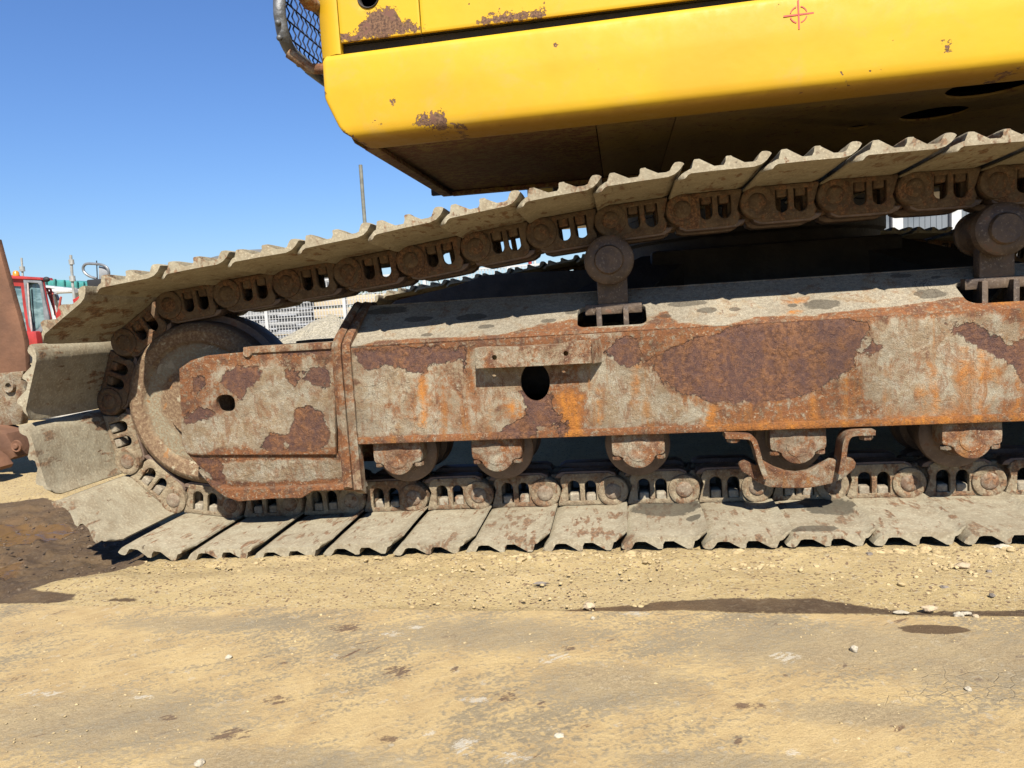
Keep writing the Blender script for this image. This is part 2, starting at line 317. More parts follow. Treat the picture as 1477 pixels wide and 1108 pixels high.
def ground():
    def axis(dense0, dense1, st, far):
        a = list(np.arange(dense0, dense1+1e-6, st)); s = st
        while a[-1] < far: s *= 1.22; a.append(a[-1]+s)
        s = st
        while a[0] > -far: s *= 1.22; a.insert(0, a[0]-s)
        return np.array(a)
    xs = axis(-2.9, 1.6, .011, 900.); ys = axis(1.27, 2.45, .011, 1500.)
    nx, ny = len(xs), len(ys)
    co = np.zeros((ny, nx, 3)); co[..., 0] = xs[None, :]; co[..., 1] = ys[:, None]
    X = co[..., 0]; Y = co[..., 1]
    # sdf used for wet mud relief
    wd = sdf(X.ravel(), Y.ravel(), wet_polys[:1], .1).reshape(X.shape)
    for j in range(ny):
        y = ys[j]
        for i in range(nx):
            x = xs[i]; near = abs(x) < 5 and 1. < y < 5
            r = math.hypot(x, y)
            if r > 60: co[j, i, 2] = -.02; continue
            z = -.012
            if r < 25: z += .020*fbm(x, y, .9, 3, 3.)
            if near:
                e = edgeY(x)
                z += .0035*fbm(x, y, 14, 4, 7.)
                # crumbly ridge thrown up along the grousers
                rd = math.exp(-((y-1.675)/.055)**2)*(1 if x > -1.3 else .0)
                n2 = fbm(x, y, 34, 4, 1.); z += rd*(.006+.012*max(0, n2)); z -= .026*min(1, max(0, (-.30-x)/.4))*(1 if y > 1.66 else max(0, 1-(1.66-y)/.12))
                z += .012*max(0, fbm(x, y, 5, 2, 9.))*math.exp(-((y-1.56)/.09)**2)
                z += .0016*fbm(x, y, 60, 3, 2.)
                w = wd[j, i]
                if w > -.03: z += (w+.03)/.13*(.016*fbm(x, y, 16, 4, 5.)-.012)
                # lies 2-3 mm under the plate edge and runs out under it
                k = min(1, max(0, (y-e-.0)/.05)); z = z*k+(1-k)*(-.004)
                if y < e-.02: z = -.03
            if r < 25 and 0 > y-1.2: z = -.03
            co[j, i, 2] = z
    me = bpy.data.meshes.new('ground'); idx = np.arange(nx*ny).reshape(ny, nx)
    f = np.stack([idx[:-1, :-1], idx[:-1, 1:], idx[1:, 1:], idx[1:, :-1]], -1).reshape(-1, 4)
    me.from_pydata(co.reshape(-1, 3).tolist(), [], f.tolist())
    P = co.reshape(-1, 3)
    setattr_(me, 'wet', sdf(P[:, 0], P[:, 1], wet_polys, .1)); setattr_(me, 'pud', sdf(P[:, 0], P[:, 1], pud_polys, .1))
    k = NT('sand', .95); v = k.co('World')
    nb = k.noise(v, 1.3, 6, .6); nm = k.noise(v, 9, 6, .6, .3); nf = k.noise(v, 90, 6, .72); ng = k.noise(v, 380, 4, .75); gv = k.voro(v, 210, 'F1', 'Color')
    gs = k.sepz(gv, 'X')
    col = k.mix(k.sm(nm, .35, .65), (.60, .45, .205), (.51, .37, .17)); col = k.mix(k.sm(nb, .35, .65), col, (.64, .485, .24))
    col = k.mix(k.sm(nf, .55, .75), col, (.64, .51, .28)); col = k.mix(k.sm(gs, .90, .93), col, (.60, .48, .28)); col = k.mix(k.sm(gs, .10, .06), col, (.27, .18, .10))
    w = k.math('ADD', k.attr('wet'), k.math('ADD', k.math('MULTIPLY', k.math('SUBTRACT', nm, .5), .035), k.math('MULTIPLY', k.math('SUBTRACT', nf, .5), .022)))
    wf = k.sm(w, -.002, .006); wc = k.mix(k.sm(nm, .3, .7), (.17, .11, .055), (.105, .065, .034)); wc = k.mix(k.sm(nf, .5, .7), wc, (.22, .16, .095)); wc = k.mix(k.sm(nb, .5, .6), wc, (.20, .12, .055))
    col = k.mix(wf, col, wc)
    pf = k.sm(k.math('ADD', k.attr('pud'), k.math('MULTIPLY', k.math('SUBTRACT', nm, .5), .12)), -.01, .012); col = k.mix(pf, col, (.17, .10, .04))
    col = k.mix(1., col, k.mix(k.sm(ng, .25, .75), (.80,)*3, (1.15,)*3), 'MULTIPLY')
    rg = k.mix(pf, k.mix(wf, (.97,)*3, (.85,)*3), (.22,)*3)
    h = k.math('ADD', k.math('ADD', k.math('MULTIPLY', nf, 1.), k.math('MULTIPLY', ng, .45)), k.math('MULTIPLY', nm, 1.4)); h = k.math('MULTIPLY', h, k.math('SUBTRACT', 1., k.math('MULTIPLY', pf, .92)))
    tag(obj('ground', me, k.out(col, k.bump(h, .006), rg, .3), smooth=180), kind='structure')
ground()

def steel_plate():
    bm = bmesh.new(); xs = np.arange(-3.6, 2.61, .03); ys = [-1.6, -1, -.5, 0, .3, .5, .6]+list(np.arange(.65, 1.0, .03)); n = 24
    rows = []
    for x in xs:
        e = edgeY(x); col = [(-1.6+(e+1.6)*(i/n)**.55) for i in range(n+1)]
        rows.append([bm.verts.new((x, y, .0035*fbm(x, y, 1.6, 2, 4.)*min(1, (e-y)*3))) for y in col])
    for A, B in zip(rows, rows[1:]):
        for i in range(n): bm.faces.new((A[i], B[i], B[i+1], A[i+1]))
    rim = [e for e in bm.edges if e.is_boundary]; ex = bmesh.ops.extrude_edge_only(bm, edges=rim)
    for v in [g for g in ex['geom'] if isinstance(g, bmesh.types.BMVert)]: v.co.z -= .022
    k = NT('dusty_plate', .85); v = k.co('World')
    def sv(rot, sx, sy):
        m_ = k.n('ShaderNodeMapping'); k.l(k.co('World', rot=(0, 0, R(rot))), m_.inputs[0]); m_.inputs['Scale'].default_value = (sx, sy, 1); return m_.outputs[0]
    a = k.noise(v, 2.1, 8, .62, .5); b = k.noise(sv(-6, 36, 90), 1., 9, .78, .8); s1 = k.noise(sv(-36, 6, 70), 1., 8, .68, .6); s2 = k.noise(sv(-30, 4, 26), 1., 8, .65, .6)
    nf = k.noise(v, 120, 6, .75); ng = k.noise(v, 480, 4, .7); nm = k.noise(v, 11, 6, .6, .4); nk = k.noise(sv(-38, 12, 34), 1., 7, .7, .6)
    sand = k.mix(k.sm(nm, .35, .65), (.58, .425, .20), (.48, .34, .16)); sand = k.mix(k.math('MULTIPLY', k.sm(s1, .45, .75), .5), sand, (.64, .49, .26))
    grey = k.mix(k.sm(b, .4, .6), (.19, .165, .12), (.33, .27, .17))
    m = k.math('ADD', k.math('MULTIPLY', a, .52), k.math('ADD', k.math('MULTIPLY', b, .24), k.math('MULTIPLY', s2, .26)))
    m = k.math('ADD', m, k.math('MULTIPLY', k.math('SUBTRACT', nf, .5), .55))
    col = k.mix(k.math('MULTIPLY', k.sm(m, .50, .57), .80), sand, grey)
    col = k.mix(k.math('MULTIPLY', k.sm(k.math('ADD', k.math('MULTIPLY', nk, .7), k.math('MULTIPLY', nm, .3)), .60, .65), .85), col, (.13, .065, .04))
    col = k.mix(k.math('MULTIPLY', k.sm(s1, .70, .75), .5), col, (.20, .13, .075))
    wh = k.noise(sv(-34, 16, 80), 1., 7, .75, .2); col = k.mix(k.math('MULTIPLY', k.sm(k.math('ADD', wh, k.math('MULTIPLY', k.math('SUBTRACT', nf, .5), .25)), .70, .76), .75), col, (.66, .60, .49))
    blob = k.sm(k.sepz(k.voro(v, 95, 'F1', 'Color'), 'X'), .965, .985); col = k.mix(k.math('MULTIPLY', k.math('MULTIPLY', blob, k.sm(nf, .45, .55)), .5), col, (.6, .52, .38))
    def soft(items, n_, lo, hi, wn=.9):
        tot = None
        for u, v_, ru, rv in items:
            p0, p1, p2 = atz(u, v_, 0), atz(u+ru, v_, 0), atz(u, v_+rv, 0); rx = abs(p1[0]-p0[0]); ry = abs(p2[1]-p0[1])
            a_ = k.math('DIVIDE', k.math('SUBTRACT', k.sepz(v, 'X'), p0[0]), rx); b_ = k.math('DIVIDE', k.math('SUBTRACT', k.sepz(v, 'Y'), p0[1]), ry)
            d_ = k.math('SUBTRACT', 1., k.math('ADD', k.math('MULTIPLY', a_, a_), k.math('MULTIPLY', b_, b_)), True); tot = d_ if tot is None else k.math('MAXIMUM', tot, d_)
        return k.sm(k.math('ADD', k.math('MULTIPLY', tot, .55), k.math('MULTIPLY', k.math('SUBTRACT', n_, .5), wn)), lo, hi)
    nn = k.math('ADD', k.math('MULTIPLY', b, .5), k.math('MULTIPLY', nf, .5))
    g_ = soft([(1180, 930, 420, 60), (1420, 950, 300, 90), (700, 915, 260, 42), (150, 1040, 330, 90), (880, 990, 200, 60), (420, 1100, 300, 40), (1250, 1030, 200, 30), (300, 900, 220, 18), (1050, 1100, 260, 24)], nn, .16, .46, 1.9)
    col = k.mix(k.math('MULTIPLY', g_, .55), col, k.mix(k.sm(nf, .4, .65), (.19, .165, .12), (.42, .34, .21)))
    n3 = k.math('ADD', k.math('MULTIPLY', k.noise(sv(-38, 22, 95), 1., 8, .78, .7), .65), k.math('MULTIPLY', nf, .35))
    w_ = soft([(565, 915, 28, 6), (600, 905, 20, 4), (808, 948, 26, 8), (790, 955, 16, 5), (672, 1078, 26, 24), (1130, 948, 34, 14), (915, 885, 30, 6), (690, 1012, 34, 6), (205, 1005, 30, 5), (60, 1000, 50, 8), (1140, 1085, 22, 10), (740, 1095, 40, 16), (620, 1060, 14, 10)], n3, .40, .58, 3.4); col = k.mix(k.math('MULTIPLY', w_, .6), col, (.66, .61, .50))
    r_ = soft([(572, 970, 32, 14), (655, 968, 9, 8), (733, 1005, 24, 14), (782, 1020, 11, 13), (500, 905, 34, 10), (1066, 1070, 9, 14), (400, 1010, 30, 10), (330, 1060, 44, 16), (820, 935, 18, 7), (560, 1068, 24, 8), (245, 1035, 20, 8), (1085, 1020, 40, 8)], n3, .36, .54, 3.4); col = k.mix(k.math('MULTIPLY', r_, .8), col, (.13, .075, .05))
    # cracked crust of dried mud to the right, damp oval behind the plate's far edge
    vd = k.n('ShaderNodeVectorMath', operation='ADD'); k.l(v, vd.inputs[0]); k.l(k.mix(.06, (0, 0, 0), k.noise(v, 9, 3, col=True)), vd.inputs[1])
    cr = k.math('MULTIPLY', k.sm(k.voro(vd.outputs[0], 34, 'DISTANCE_TO_EDGE'), .045, .0), k.math('MULTIPLY', k.sm(k.noise(v, 3.5, 4), .47, .55), k.math('MULTIPLY', k.sm(k.sepz(v, 'X'), .12, .3), k.math('MULTIPLY', k.sm(k.sepz(v, 'Y'), 1.02, 1.06), k.sm(k.sepz(v, 'Y'), 1.18, 1.12))))); col = k.mix(k.math('MULTIPLY', cr, .28), col, (.18, .14, .09))
    e0 = atz(1346, 908, 0); e1 = atz(1398, 908, 0)
    om = ellipse_mask(k, v, [(e0[0], e0[1], abs(e1[0]-e0[0]), .0185)], .42, 42); col = k.mix(om, col, k.mix(k.sm(nf, .5, .7), (.125, .08, .04), (.17, .11, .06)))
    col = k.mix(1., col, k.mix(k.sm(ng, .25, .75), (.82,)*3, (1.14,)*3), 'MULTIPLY')
    h = k.math('ADD', k.math('ADD', k.math('MULTIPLY', nf, .8), k.math('MULTIPLY', b, .4)), k.math('ADD', k.math('MULTIPLY', s1, .35), k.math('MULTIPLY', nm, .8))); h = k.math('SUBTRACT', h, k.math('MULTIPLY', cr, .25))
    o = obj('road_plate', bm, k.out(col, k.bump(h, .0032), None, .3), smooth=60)
    tag(o, 'wide scuffed ground plate smeared with sand in the foreground, in front of the track', 'ground plate')
steel_plate()

# ================================================================ EXCAVATOR
EXC = empty('excavator', (0, 0, 0), label='weathered yellow tracked excavator with rusty crawler tracks, filling the picture', cat='excavator')
YE, YL, YC = 1.71, 1.975, 2.06              # shoe near edge, link face, track centre line
GAUGE = 2.30                                # far track centre minus near track centre
ovals_bot = []  # dark oval spots in the shoe colour
for u, v, ru, rv in [(960, 738, 52, 11), (1193, 735, 38, 14), (1228, 737, 9, 4), (1175, 765, 35, 4), (1000, 752, 12, 4), (930, 716, 14, 10)]:
    a = atz(u, v, .026); b = atz(u+ru, v, .026); c = atz(u, v+rv, .026); ovals_bot.append((a[0], a[1], abs(b[0]-a[0]), abs(c[1]-a[1])))
M_shoe = mudsteel('shoe_steel', (.44, .385, .265), (.35, .285, .185), .55, ovals=ovals_bot, bump=.55)
M_link = mudsteel('link_steel', (.39, .32, .205), (.25, .175, .105), .75, bump=1.6)
def worn(name, c1=(.115, .075, .055), c2=(.19, .125, .085)):
    k = NT(name, .55); v = k.co('Object', True); nm = k.noise(v, 26, 6, .6, .4); nf = k.noise(v, 140, 5, .7)
    col = k.mix(k.sm(nm, .35, .65), c1, c2); col = k.mix(k.sm(nf, .56, .68), col, (.26, .20, .14)); col = k.mix(k.sm(nm, .62, .68), col, (.20, .10, .055))
    return k.out(col, k.bump(k.math('ADD', k.math('MULTIPLY', nf, .5), nm), .002), k.mix(nm, (.35,)*3, (.75,)*3), .4)
M_worn = worn('worn_rail')
M_upper = mudsteel('upper_link', (.19, .13, .075), (.12, .075, .042), .8, bump=1.)  # darker, browner copy of the link colour for the upper run
M_nut = mudsteel('nut_mud', (.42, .37, .27), (.30, .24, .17), .4)
M_pin = mudsteel('pin_steel', (.33, .27, .19), (.22, .14, .09), .9)

def catmull(pts, n):
    out = []
    for i in range(len(pts)-1):
        p0, p1, p2, p3 = pts[max(i-1, 0)], pts[i], pts[i+1], pts[min(i+2, len(pts)-1)]
        for k in range(n):
            t = k/n; out.append(tuple(.5*((2*p1[j])+(-p0[j]+p2[j])*t+(2*p0[j]-5*p1[j]+4*p2[j]-p3[j])*t*t+(-p0[j]+3*p1[j]-3*p2[j]+p3[j])*t**3) for j in range(len(p1))))
    out.append(pts[-1]); return out

PITCH = .1885
PINS = [(.919, .822), (.731, .823), (.543, .822), (.355, .820), (.169, .816), (-.016, .804), (-.198, .786), (-.383, .763), (-.567, .739), (-.751, .719), (-.937, .701), (-1.123, .683), (-1.310, .662),
        (-1.470, .560), (-1.540, .385), (-1.503, .205), (-1.368, .080), (-1.180, .056), (-.990, .058), (-.802, .064), (-.612, .067), (-.423, .070), (-.236, .072), (-.045, .073), (.146, .073), (.336, .074), (.524, .075), (.714, .076), (.905, .076)]
def back_part(cx):
    r = .30; cz = .376
    P = [(.905+i*(cx-.905)/60, .076) for i in range(61)]
    P += [(cx+r*math.sin(a), cz-r*math.cos(a)) for a in np.linspace(0, math.pi, 60)[1:]]
    P += [(cx-(cx-.919)*t, cz+r+(.822-cz-r)*(1-(1-t)**2)) for t in np.linspace(0, 1, 60)[1:]]
    L = sum(math.dist(a, b) for a, b in zip(P, P[1:])); return P, L
lo, hi = 2.0, 2.6; nb_ = 23
_, L0 = back_part(2.3); nb_ = round(L0/PITCH)
for _ in range(40):
    m = (lo+hi)/2
    if back_part(m)[1] > nb_*PITCH*1.0: hi = m
    else: lo = m
SPX = (lo+hi)/2; BP, BL = back_part(SPX)
def walk(P, n):
    L = [0]
    for a, b in zip(P, P[1:]): L.append(L[-1]+math.dist(a, b))
    out = []
    for k in range(1, n):
        s = L[-1]*k/n; i = max(j for j in range(len(L)) if L[j] <= s); t = (s-L[i])/(L[i+1]-L[i]); out.append((P[i][0]+(P[i+1][0]-P[i][0])*t, P[i][1]+(P[i+1][1]-P[i][1])*t))
    return out
ALL = PINS+walk(BP, nb_)                    # closed loop of pin centres, in order top -> front idler -> ground -> sprocket

def shoe_mesh(seed):
    """triple grouser shoe; x from the leading lip backwards (0..-.206), z inwards, grousers towards -z, y across"""
    gro = lambda c: [(c-.0125, -.0108), (c-.0092, -.0130), (c-.0080, -.021), (c-.0072, -.030), (c-.0052, -.0325), (c+.0048, -.0325), (c+.0070, -.030), (c+.0078, -.021), (c+.0090, -.0130), (c+.0125, -.0108)]
    pr = [(0, .010), (-.006, .0085), (-.018, .003), (-.032, 0), (-.1, -.0005), (-.168, 0), (-.184, -.004), (-.196, -.012), (-.203, -.020),
          (-.2065, -.028), (-.202, -.032), (-.195, -.034), (-.187, -.034), (-.182, -.030), (-.178, -.020), (-.174, -.0135), (-.166, -.0112)]+gro(-.1155)+gro(-.046)+[(-.024, -.009), (-.012, -.005), (-.003, .001), (.002, .006)]
    ys = [-.35, -.347, -.340, -.32, -.30, -.27, -.23, -.18, -.12, -.06, 0, .06, .12, .18, .23, .27, .30, .32, .340, .347, .35]
    bm = bmesh.new(); rings = []; rnd = random.Random(seed); tip = [rnd.uniform(.0, .0025) for _ in range(6)]
    for y in ys:
        ring = []
        for i, (x, z) in enumerate(pr):
            a = abs(y); q = max(0, (a-.335)/.015); zz = z; xx = x
            if z < -.02: zz = z+q*.002+(tip[0] if y < 0 else tip[1])*max(0, (a-.28)/.07)            # grouser corners worn
            zz -= .008*(max(0, a-.09)/.26)**1.6                                                       # ends bent outwards
            if x > -.03: xx = x-max(0, (a-.333))*1.0*(1+tip[2]*60)*(x+.03)/.03
            zz += .0005*mn.noise(Vector((xx*40+seed*9, y*22, z*60))); xx += .0009*mn.noise(Vector((xx*50, y*30+seed*5, 3+z*40)))
            ring.append(bm.verts.new((xx, y, zz)))
        rings.append(ring)
    n = len(pr)
    for A, B in zip(rings, rings[1:]):
        for i in range(n): bm.faces.new((A[i], A[(i+1) % n], B[(i+1) % n], B[i]))
    bm.faces.new(rings[0]); bm.faces.new(rings[-1][::-1]); bmesh.ops.triangulate(bm, faces=[f for f in bm.faces if len(f.verts) > 4])
    bmesh.ops.recalc_face_normals(bm, faces=bm.faces)
    me = bpy.data.meshes.new('shoe'); bm.to_mesh(me); bm.free(); me.materials.append(M_shoe); return fin(me, 50)
SHOES = [shoe_mesh(i) for i in range(5)]

def rot_xz(me, f):
    for v in me.vertices: v.co = f(v.co)
    return me
def link_meshes():
    p = PITCH
    # outer plate, x from rear pin (0) to leading pin (p); z inwards (rail side); y=0 is the outer face, +y towards the track centre
    out = [(.036, -.038)]+[(.16, -.038), (.18, -.040)]+arc(p, 0, .0425, -80, 62, 12)+[(.190, .046), (.178, .052), (.06, .052), (.050, .046), (.044, .03), (.050, .012), (.043, -.01), (.037, -.03)]
    def win(c, w, a, b):
        return [(c-w, a), (c+w, a)]+arc(c, b-w*1.05, w, 0, 180, 10, w*1.05)
    me = plate(out, [win(.0815, .0165, -.026, .032), win(.1275, .0155, -.026, .031)], .015, .003, mid=.0085)
    bm = bmesh.new(); bm.from_mesh(me)
    # inner tongue round the rear pin
    t = plate(arc(0, 0, .038, 70, 290, 14)+[(.07, -.036), (.07, .045), (.02, .045)], [], .028, .003, mid=.046); bm.from_mesh(t)
    # web foot against the shoe
    box(bm, .045, .17, .006, .055, -.041, -.030, .003)
    # boss ring and pin groove
    lathe([(.0425, .03), (.0425, .004), (.0405, -.004), (.035, -.0065), (.030, -.0055), (.026, -.004), (.0, -.004)], p, 0, 32, bm)
    a = bpy.data.meshes.new('link'); bm.to_mesh(a); bm.free(); a.materials.append(M_link); fin(a, 40)
    # rail
    bm = bmesh.new(); pr = [(.048, .0385), (.182, .0385), (.202, .034), (.196, .050), (.180, .0570), (.1, .058), (.052, .0572), (.036, .050), (.030, .040)]
    me2 = plate(pr, [], .046, .003, mid=.028); me2.materials.append(M_worn); fin(me2, 40)
    bm = bmesh.new(); lathe([(0, -.0078), (.006, -.0086), (.014, -.0084), (.019, -.0066), (.0225, -.0042), (.0235, .002)], 0, 0, 24, bm); pin = bpy.data.meshes.new('pin'); bm.to_mesh(pin); bm.free(); pin.materials.append(M_pin); fin(pin, 50)
    bm = bmesh.new(); box(bm, -.0135, .0135, .005, .045, -.032, -.006, .006, seg=3); nut = bpy.data.meshes.new('nut'); bm.to_mesh(nut); bm.free(); nut.materials.append(M_nut); fin(nut, 60)
    bm = bmesh.new(); lathe([(0, -.0), (.0, 0), (.026, 0), (.026, .12), (0, .12)], 0, 0, 16, bm); bush = bpy.data.meshes.new('bushing'); bm.to_mesh(bush); bm.free(); bush.materials.append(M_worn); fin(bush, 50)
    return a, me2, pin, nut, bush
LINK, RAIL, PIN, NUT, BUSH = link_meshes()
def mirrored(me):
    m = me.copy()
    for v in m.vertices: v.co.y = -v.co.y
    m.flip_normals(); return m
LINKM, RAILM = mirrored(LINK), mirrored(RAIL)
def recol(me, m):
    q = me.copy(); q.materials.clear(); q.materials.append(m); return q
LINKG, LINKMG, NUTG, PING = (recol(q, M_upper) for q in (LINK, LINKM, NUT, PIN))

def put(name, me, parent, loc, ang=0., label=None):
    o = bpy.data.objects.new(name, me); o.location = loc; o.rotation_euler = (0, -ang, 0)      # ang measured x -> z
    if label: o['label'] = label
    return link(o, parent)
def build_track(dy, near):
    n = len(ALL)
    for i in range(n):
        (x0, z0), (x1, z1) = ALL[i], ALL[(i+1) % n]
        ang = math.atan2(z1-z0, x1-x0); mx = x1; L = math.dist((x0, z0), (x1, z1))
        # local frame: x along travel, z inwards (left-hand side of travel)
        c, s = math.cos(ang), math.sin(ang)
        lp = lambda a, b: (x0+a*c-b*s, z0+a*s+b*c)
        q = lp(L+.033, -.0385); jit = random.uniform(-.0012, .0012); ja = random.uniform(-.007, .007)
        put('track_shoe', SHOES[(i*3+(0 if near else 2)) % 5], EXC, (q[0], YC+dy+jit*3, q[1]+jit), ang+ja)
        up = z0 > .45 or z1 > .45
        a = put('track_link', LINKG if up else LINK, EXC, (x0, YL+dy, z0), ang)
        link(bpy.data.objects.new('link_rail', RAIL), a)
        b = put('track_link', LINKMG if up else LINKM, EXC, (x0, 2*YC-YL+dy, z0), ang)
        link(bpy.data.objects.new('link_rail', RAILM), b)
        bb = bpy.data.objects.new('bushing', BUSH); bb.location = (PITCH, .028, 0); link(bb, a)
        if near:
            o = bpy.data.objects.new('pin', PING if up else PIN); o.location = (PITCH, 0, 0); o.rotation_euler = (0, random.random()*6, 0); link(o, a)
            for wx in (.0815, .1275):
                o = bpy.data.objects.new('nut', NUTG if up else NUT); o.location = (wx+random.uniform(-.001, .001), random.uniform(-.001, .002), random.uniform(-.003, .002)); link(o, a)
build_track(0, True)
build_track(GAUGE, False)

# ---------------------------------------------------------------- side frames
def Z3(pts, ox, oy, k, Y=1.85):            # points read off the photograph onto the plate's plane, as (x, z)
    return [tuple(np.array(at(ox+a*k, oy+b*k, Y))[[0, 2]]) for a, b in pts]
k8 = 420/1477; k6 = 577/1477; k3 = 340/1256
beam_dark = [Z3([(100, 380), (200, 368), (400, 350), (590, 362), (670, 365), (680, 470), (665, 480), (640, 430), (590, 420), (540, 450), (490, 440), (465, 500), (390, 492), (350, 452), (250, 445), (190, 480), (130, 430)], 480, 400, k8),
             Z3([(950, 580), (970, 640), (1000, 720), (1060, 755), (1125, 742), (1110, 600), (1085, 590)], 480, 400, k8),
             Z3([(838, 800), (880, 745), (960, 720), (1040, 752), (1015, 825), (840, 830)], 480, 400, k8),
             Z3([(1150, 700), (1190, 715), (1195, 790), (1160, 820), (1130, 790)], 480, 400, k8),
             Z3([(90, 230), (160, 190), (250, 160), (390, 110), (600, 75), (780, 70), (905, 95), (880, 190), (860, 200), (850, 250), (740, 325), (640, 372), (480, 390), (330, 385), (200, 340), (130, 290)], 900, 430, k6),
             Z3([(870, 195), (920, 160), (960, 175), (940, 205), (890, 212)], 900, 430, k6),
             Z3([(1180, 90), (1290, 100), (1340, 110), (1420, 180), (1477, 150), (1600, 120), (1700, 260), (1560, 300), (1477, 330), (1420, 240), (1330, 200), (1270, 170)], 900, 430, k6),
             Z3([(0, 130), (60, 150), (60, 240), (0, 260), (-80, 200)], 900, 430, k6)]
beam_rust = [(Z3([(0, 100), (1650, 20), (1650, 90), (1370, 75), (1000, 60), (700, 100), (560, 140), (380, 130), (0, 140)], 900, 430, k6), .16),
             (Z3([(80, 330), (1477, 300), (1477, 360), (700, 370), (100, 385)], 480, 400, k8), .16),
             (Z3([(60, 130), (860, 180), (900, 400), (640, 470), (300, 440), (160, 360)], 900, 430, k6), .05),
             (Z3([(1070, 560), (1290, 590), (1280, 830), (1080, 830)], 480, 400, k8), .14),
             (Z3([(400, 480), (860, 470), (860, 700), (700, 760), (430, 740)], 480, 400, k8), .01)]
beam_rust += [(Z3([(600, 395), (1700, 360), (1700, 460), (300, 500), (0, 500), (0, 455), (300, 445)], 900, 430, k6), .06)]
beam_cream = [(Z3([(90, 560), (150, 560), (190, 640), (330, 720), (500, 770), (300, 790), (90, 790)], 480, 400, k8), .22), (Z3([(230, 450), (370, 470), (390, 570), (330, 640), (210, 600)], 480, 400, k8), .16),
              (Z3([(0, 270), (90, 265), (180, 360), (260, 440), (0, 458)], 900, 430, k6), .22), (Z3([(1310, 350), (1430, 430), (1477, 560), (1477, 760), (1300, 740), (1290, 560)], 480, 400, k8), .16),
              (Z3([(920, 110), (1250, 90), (1420, 200), (1360, 330), (1340, 430), (960, 430), (880, 330), (860, 260)], 900, 430, k6), .10), (Z3([(1060, 90), (1380, 60), (1420, 150), (1180, 180)], 900, 430, k6), .16)]
beam_orange = [Z3([(a-w, t), (a+w, t+10), (a+w*.8, b), (a-w*.7, b)], 900, 430, k6) for a, w, t, b in ((40, 14, 150, 400), (1140, 26, 240, 440), (1262, 22, 170, 440), (1330, 30, 150, 440), (820, 12, 280, 430), (320, 28, 385, 450), (390, 8, 100, 380), (1460, 18, 180, 440))]
beam_orange += [Z3([(a-w, t), (a+w, t+10), (a+w*.7, b), (a-w*.8, b)], 900, 430, k6) for a, w, t, b in ((700, 16, 330, 440), (980, 8, 200, 300), (1090, 7, 330, 430), (1210, 9, 160, 430), (1400, 9, 260, 440), (560, 14, 390, 440), (200, 10, 130, 260), (1540, 24, 140, 440), (1620, 14, 200, 440))]
beam_orange += [Z3([(a-w, t), (a+w, t+10), (a+w*.7, b), (a-w*.8, b)], 480, 400, k8) for a, w, t, b in ((700, 12, 480, 760), (560, 9, 500, 740), (330, 8, 600, 760), (790, 12, 600, 780), (1350, 8, 500, 800))]
beam_orange += [Z3([(430, 490), (490, 490), (485, 760), (445, 770)], 480, 400, k8), Z3([(1120, 590), (1180, 560), (1280, 600), (1270, 700), (1285, 830), (1140, 830), (1150, 690)], 480, 400, k8), Z3([(870, 620), (940, 610), (980, 730), (880, 700)], 480, 400, k8),
                Z3([(280, 455), (1477, 420), (1700, 410), (1700, 460), (300, 500)], 900, 430, k6)]
def paint(me, dark, rust=(), cream=(), orange=()):
    P = vco(me); X, Zv = P[:, 0], P[:, 2]
    setattr_(me, 'dark', sdf(X, Zv, dark, .05) if dark else np.full(len(P), -.05))
    r = np.zeros(len(P))
    for poly, w in rust: r += w*np.clip(sdf(X, Zv, [poly], .05)/.03+.5, 0, 1)
    for poly, w in cream: r -= w*np.clip(sdf(X, Zv, [poly], .05)/.03+.5, 0, 1)
    setattr_(me, 'rust', r); setattr_(me, 'orange', sdf(X, Zv, orange, .05) if orange else np.full(len(P), -.05))
    return me
M_beam = rusty('beam_rust', .43, .12, 1., attrs=True, bump=1.3)
spots = []  # dark oval spots in the sloping top plate's colour
slopeN = None
def slope_pt(u, v):                        # point on the sloping top plate of the near side frame
    r = ray(u, v); # plane through (1.862,.522) and (2.03,.62)
    ny, nz = -(.62-.522), (2.03-1.862); d = ny*1.862+nz*.522; t = (d-nz*HC)/(ny*r[1]+nz*r[2]); return (r[0]*t, r[1]*t, HC+r[2]*t)
for u, v, ru, rv in [(603, 460, 20, 4), (680, 457, 22, 5), (560, 448, 30, 5), (700, 470, 12, 3), (615, 482, 9, 2.5), (1185, 438, 28, 7), (1342, 423, 24, 7), (1020, 447, 16, 4), (960, 455, 10, 3), (1060, 445, 9, 3), (1300, 398, 15, 3), (1350, 400, 8, 2), (990, 438, 30, 4), (1143, 440, 8, 3), (825, 450, 10, 3), (790, 462, 12, 3)]:
    a = slope_pt(u, v); b = slope_pt(u+ru, v); c = slope_pt(u, v+rv); spots.append((a[0], a[1], abs(b[0]-a[0]), abs(c[1]-a[1])))
M_slope = rusty('top_plate_mud', .62, .0, .2, attrs=True, mud=.75, ovals=spots)
M_fr = rusty('frame_rust', .36, .35, .3)
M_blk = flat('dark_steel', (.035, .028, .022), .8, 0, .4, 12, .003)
BX0, BX1 = -.722, SPX-.28
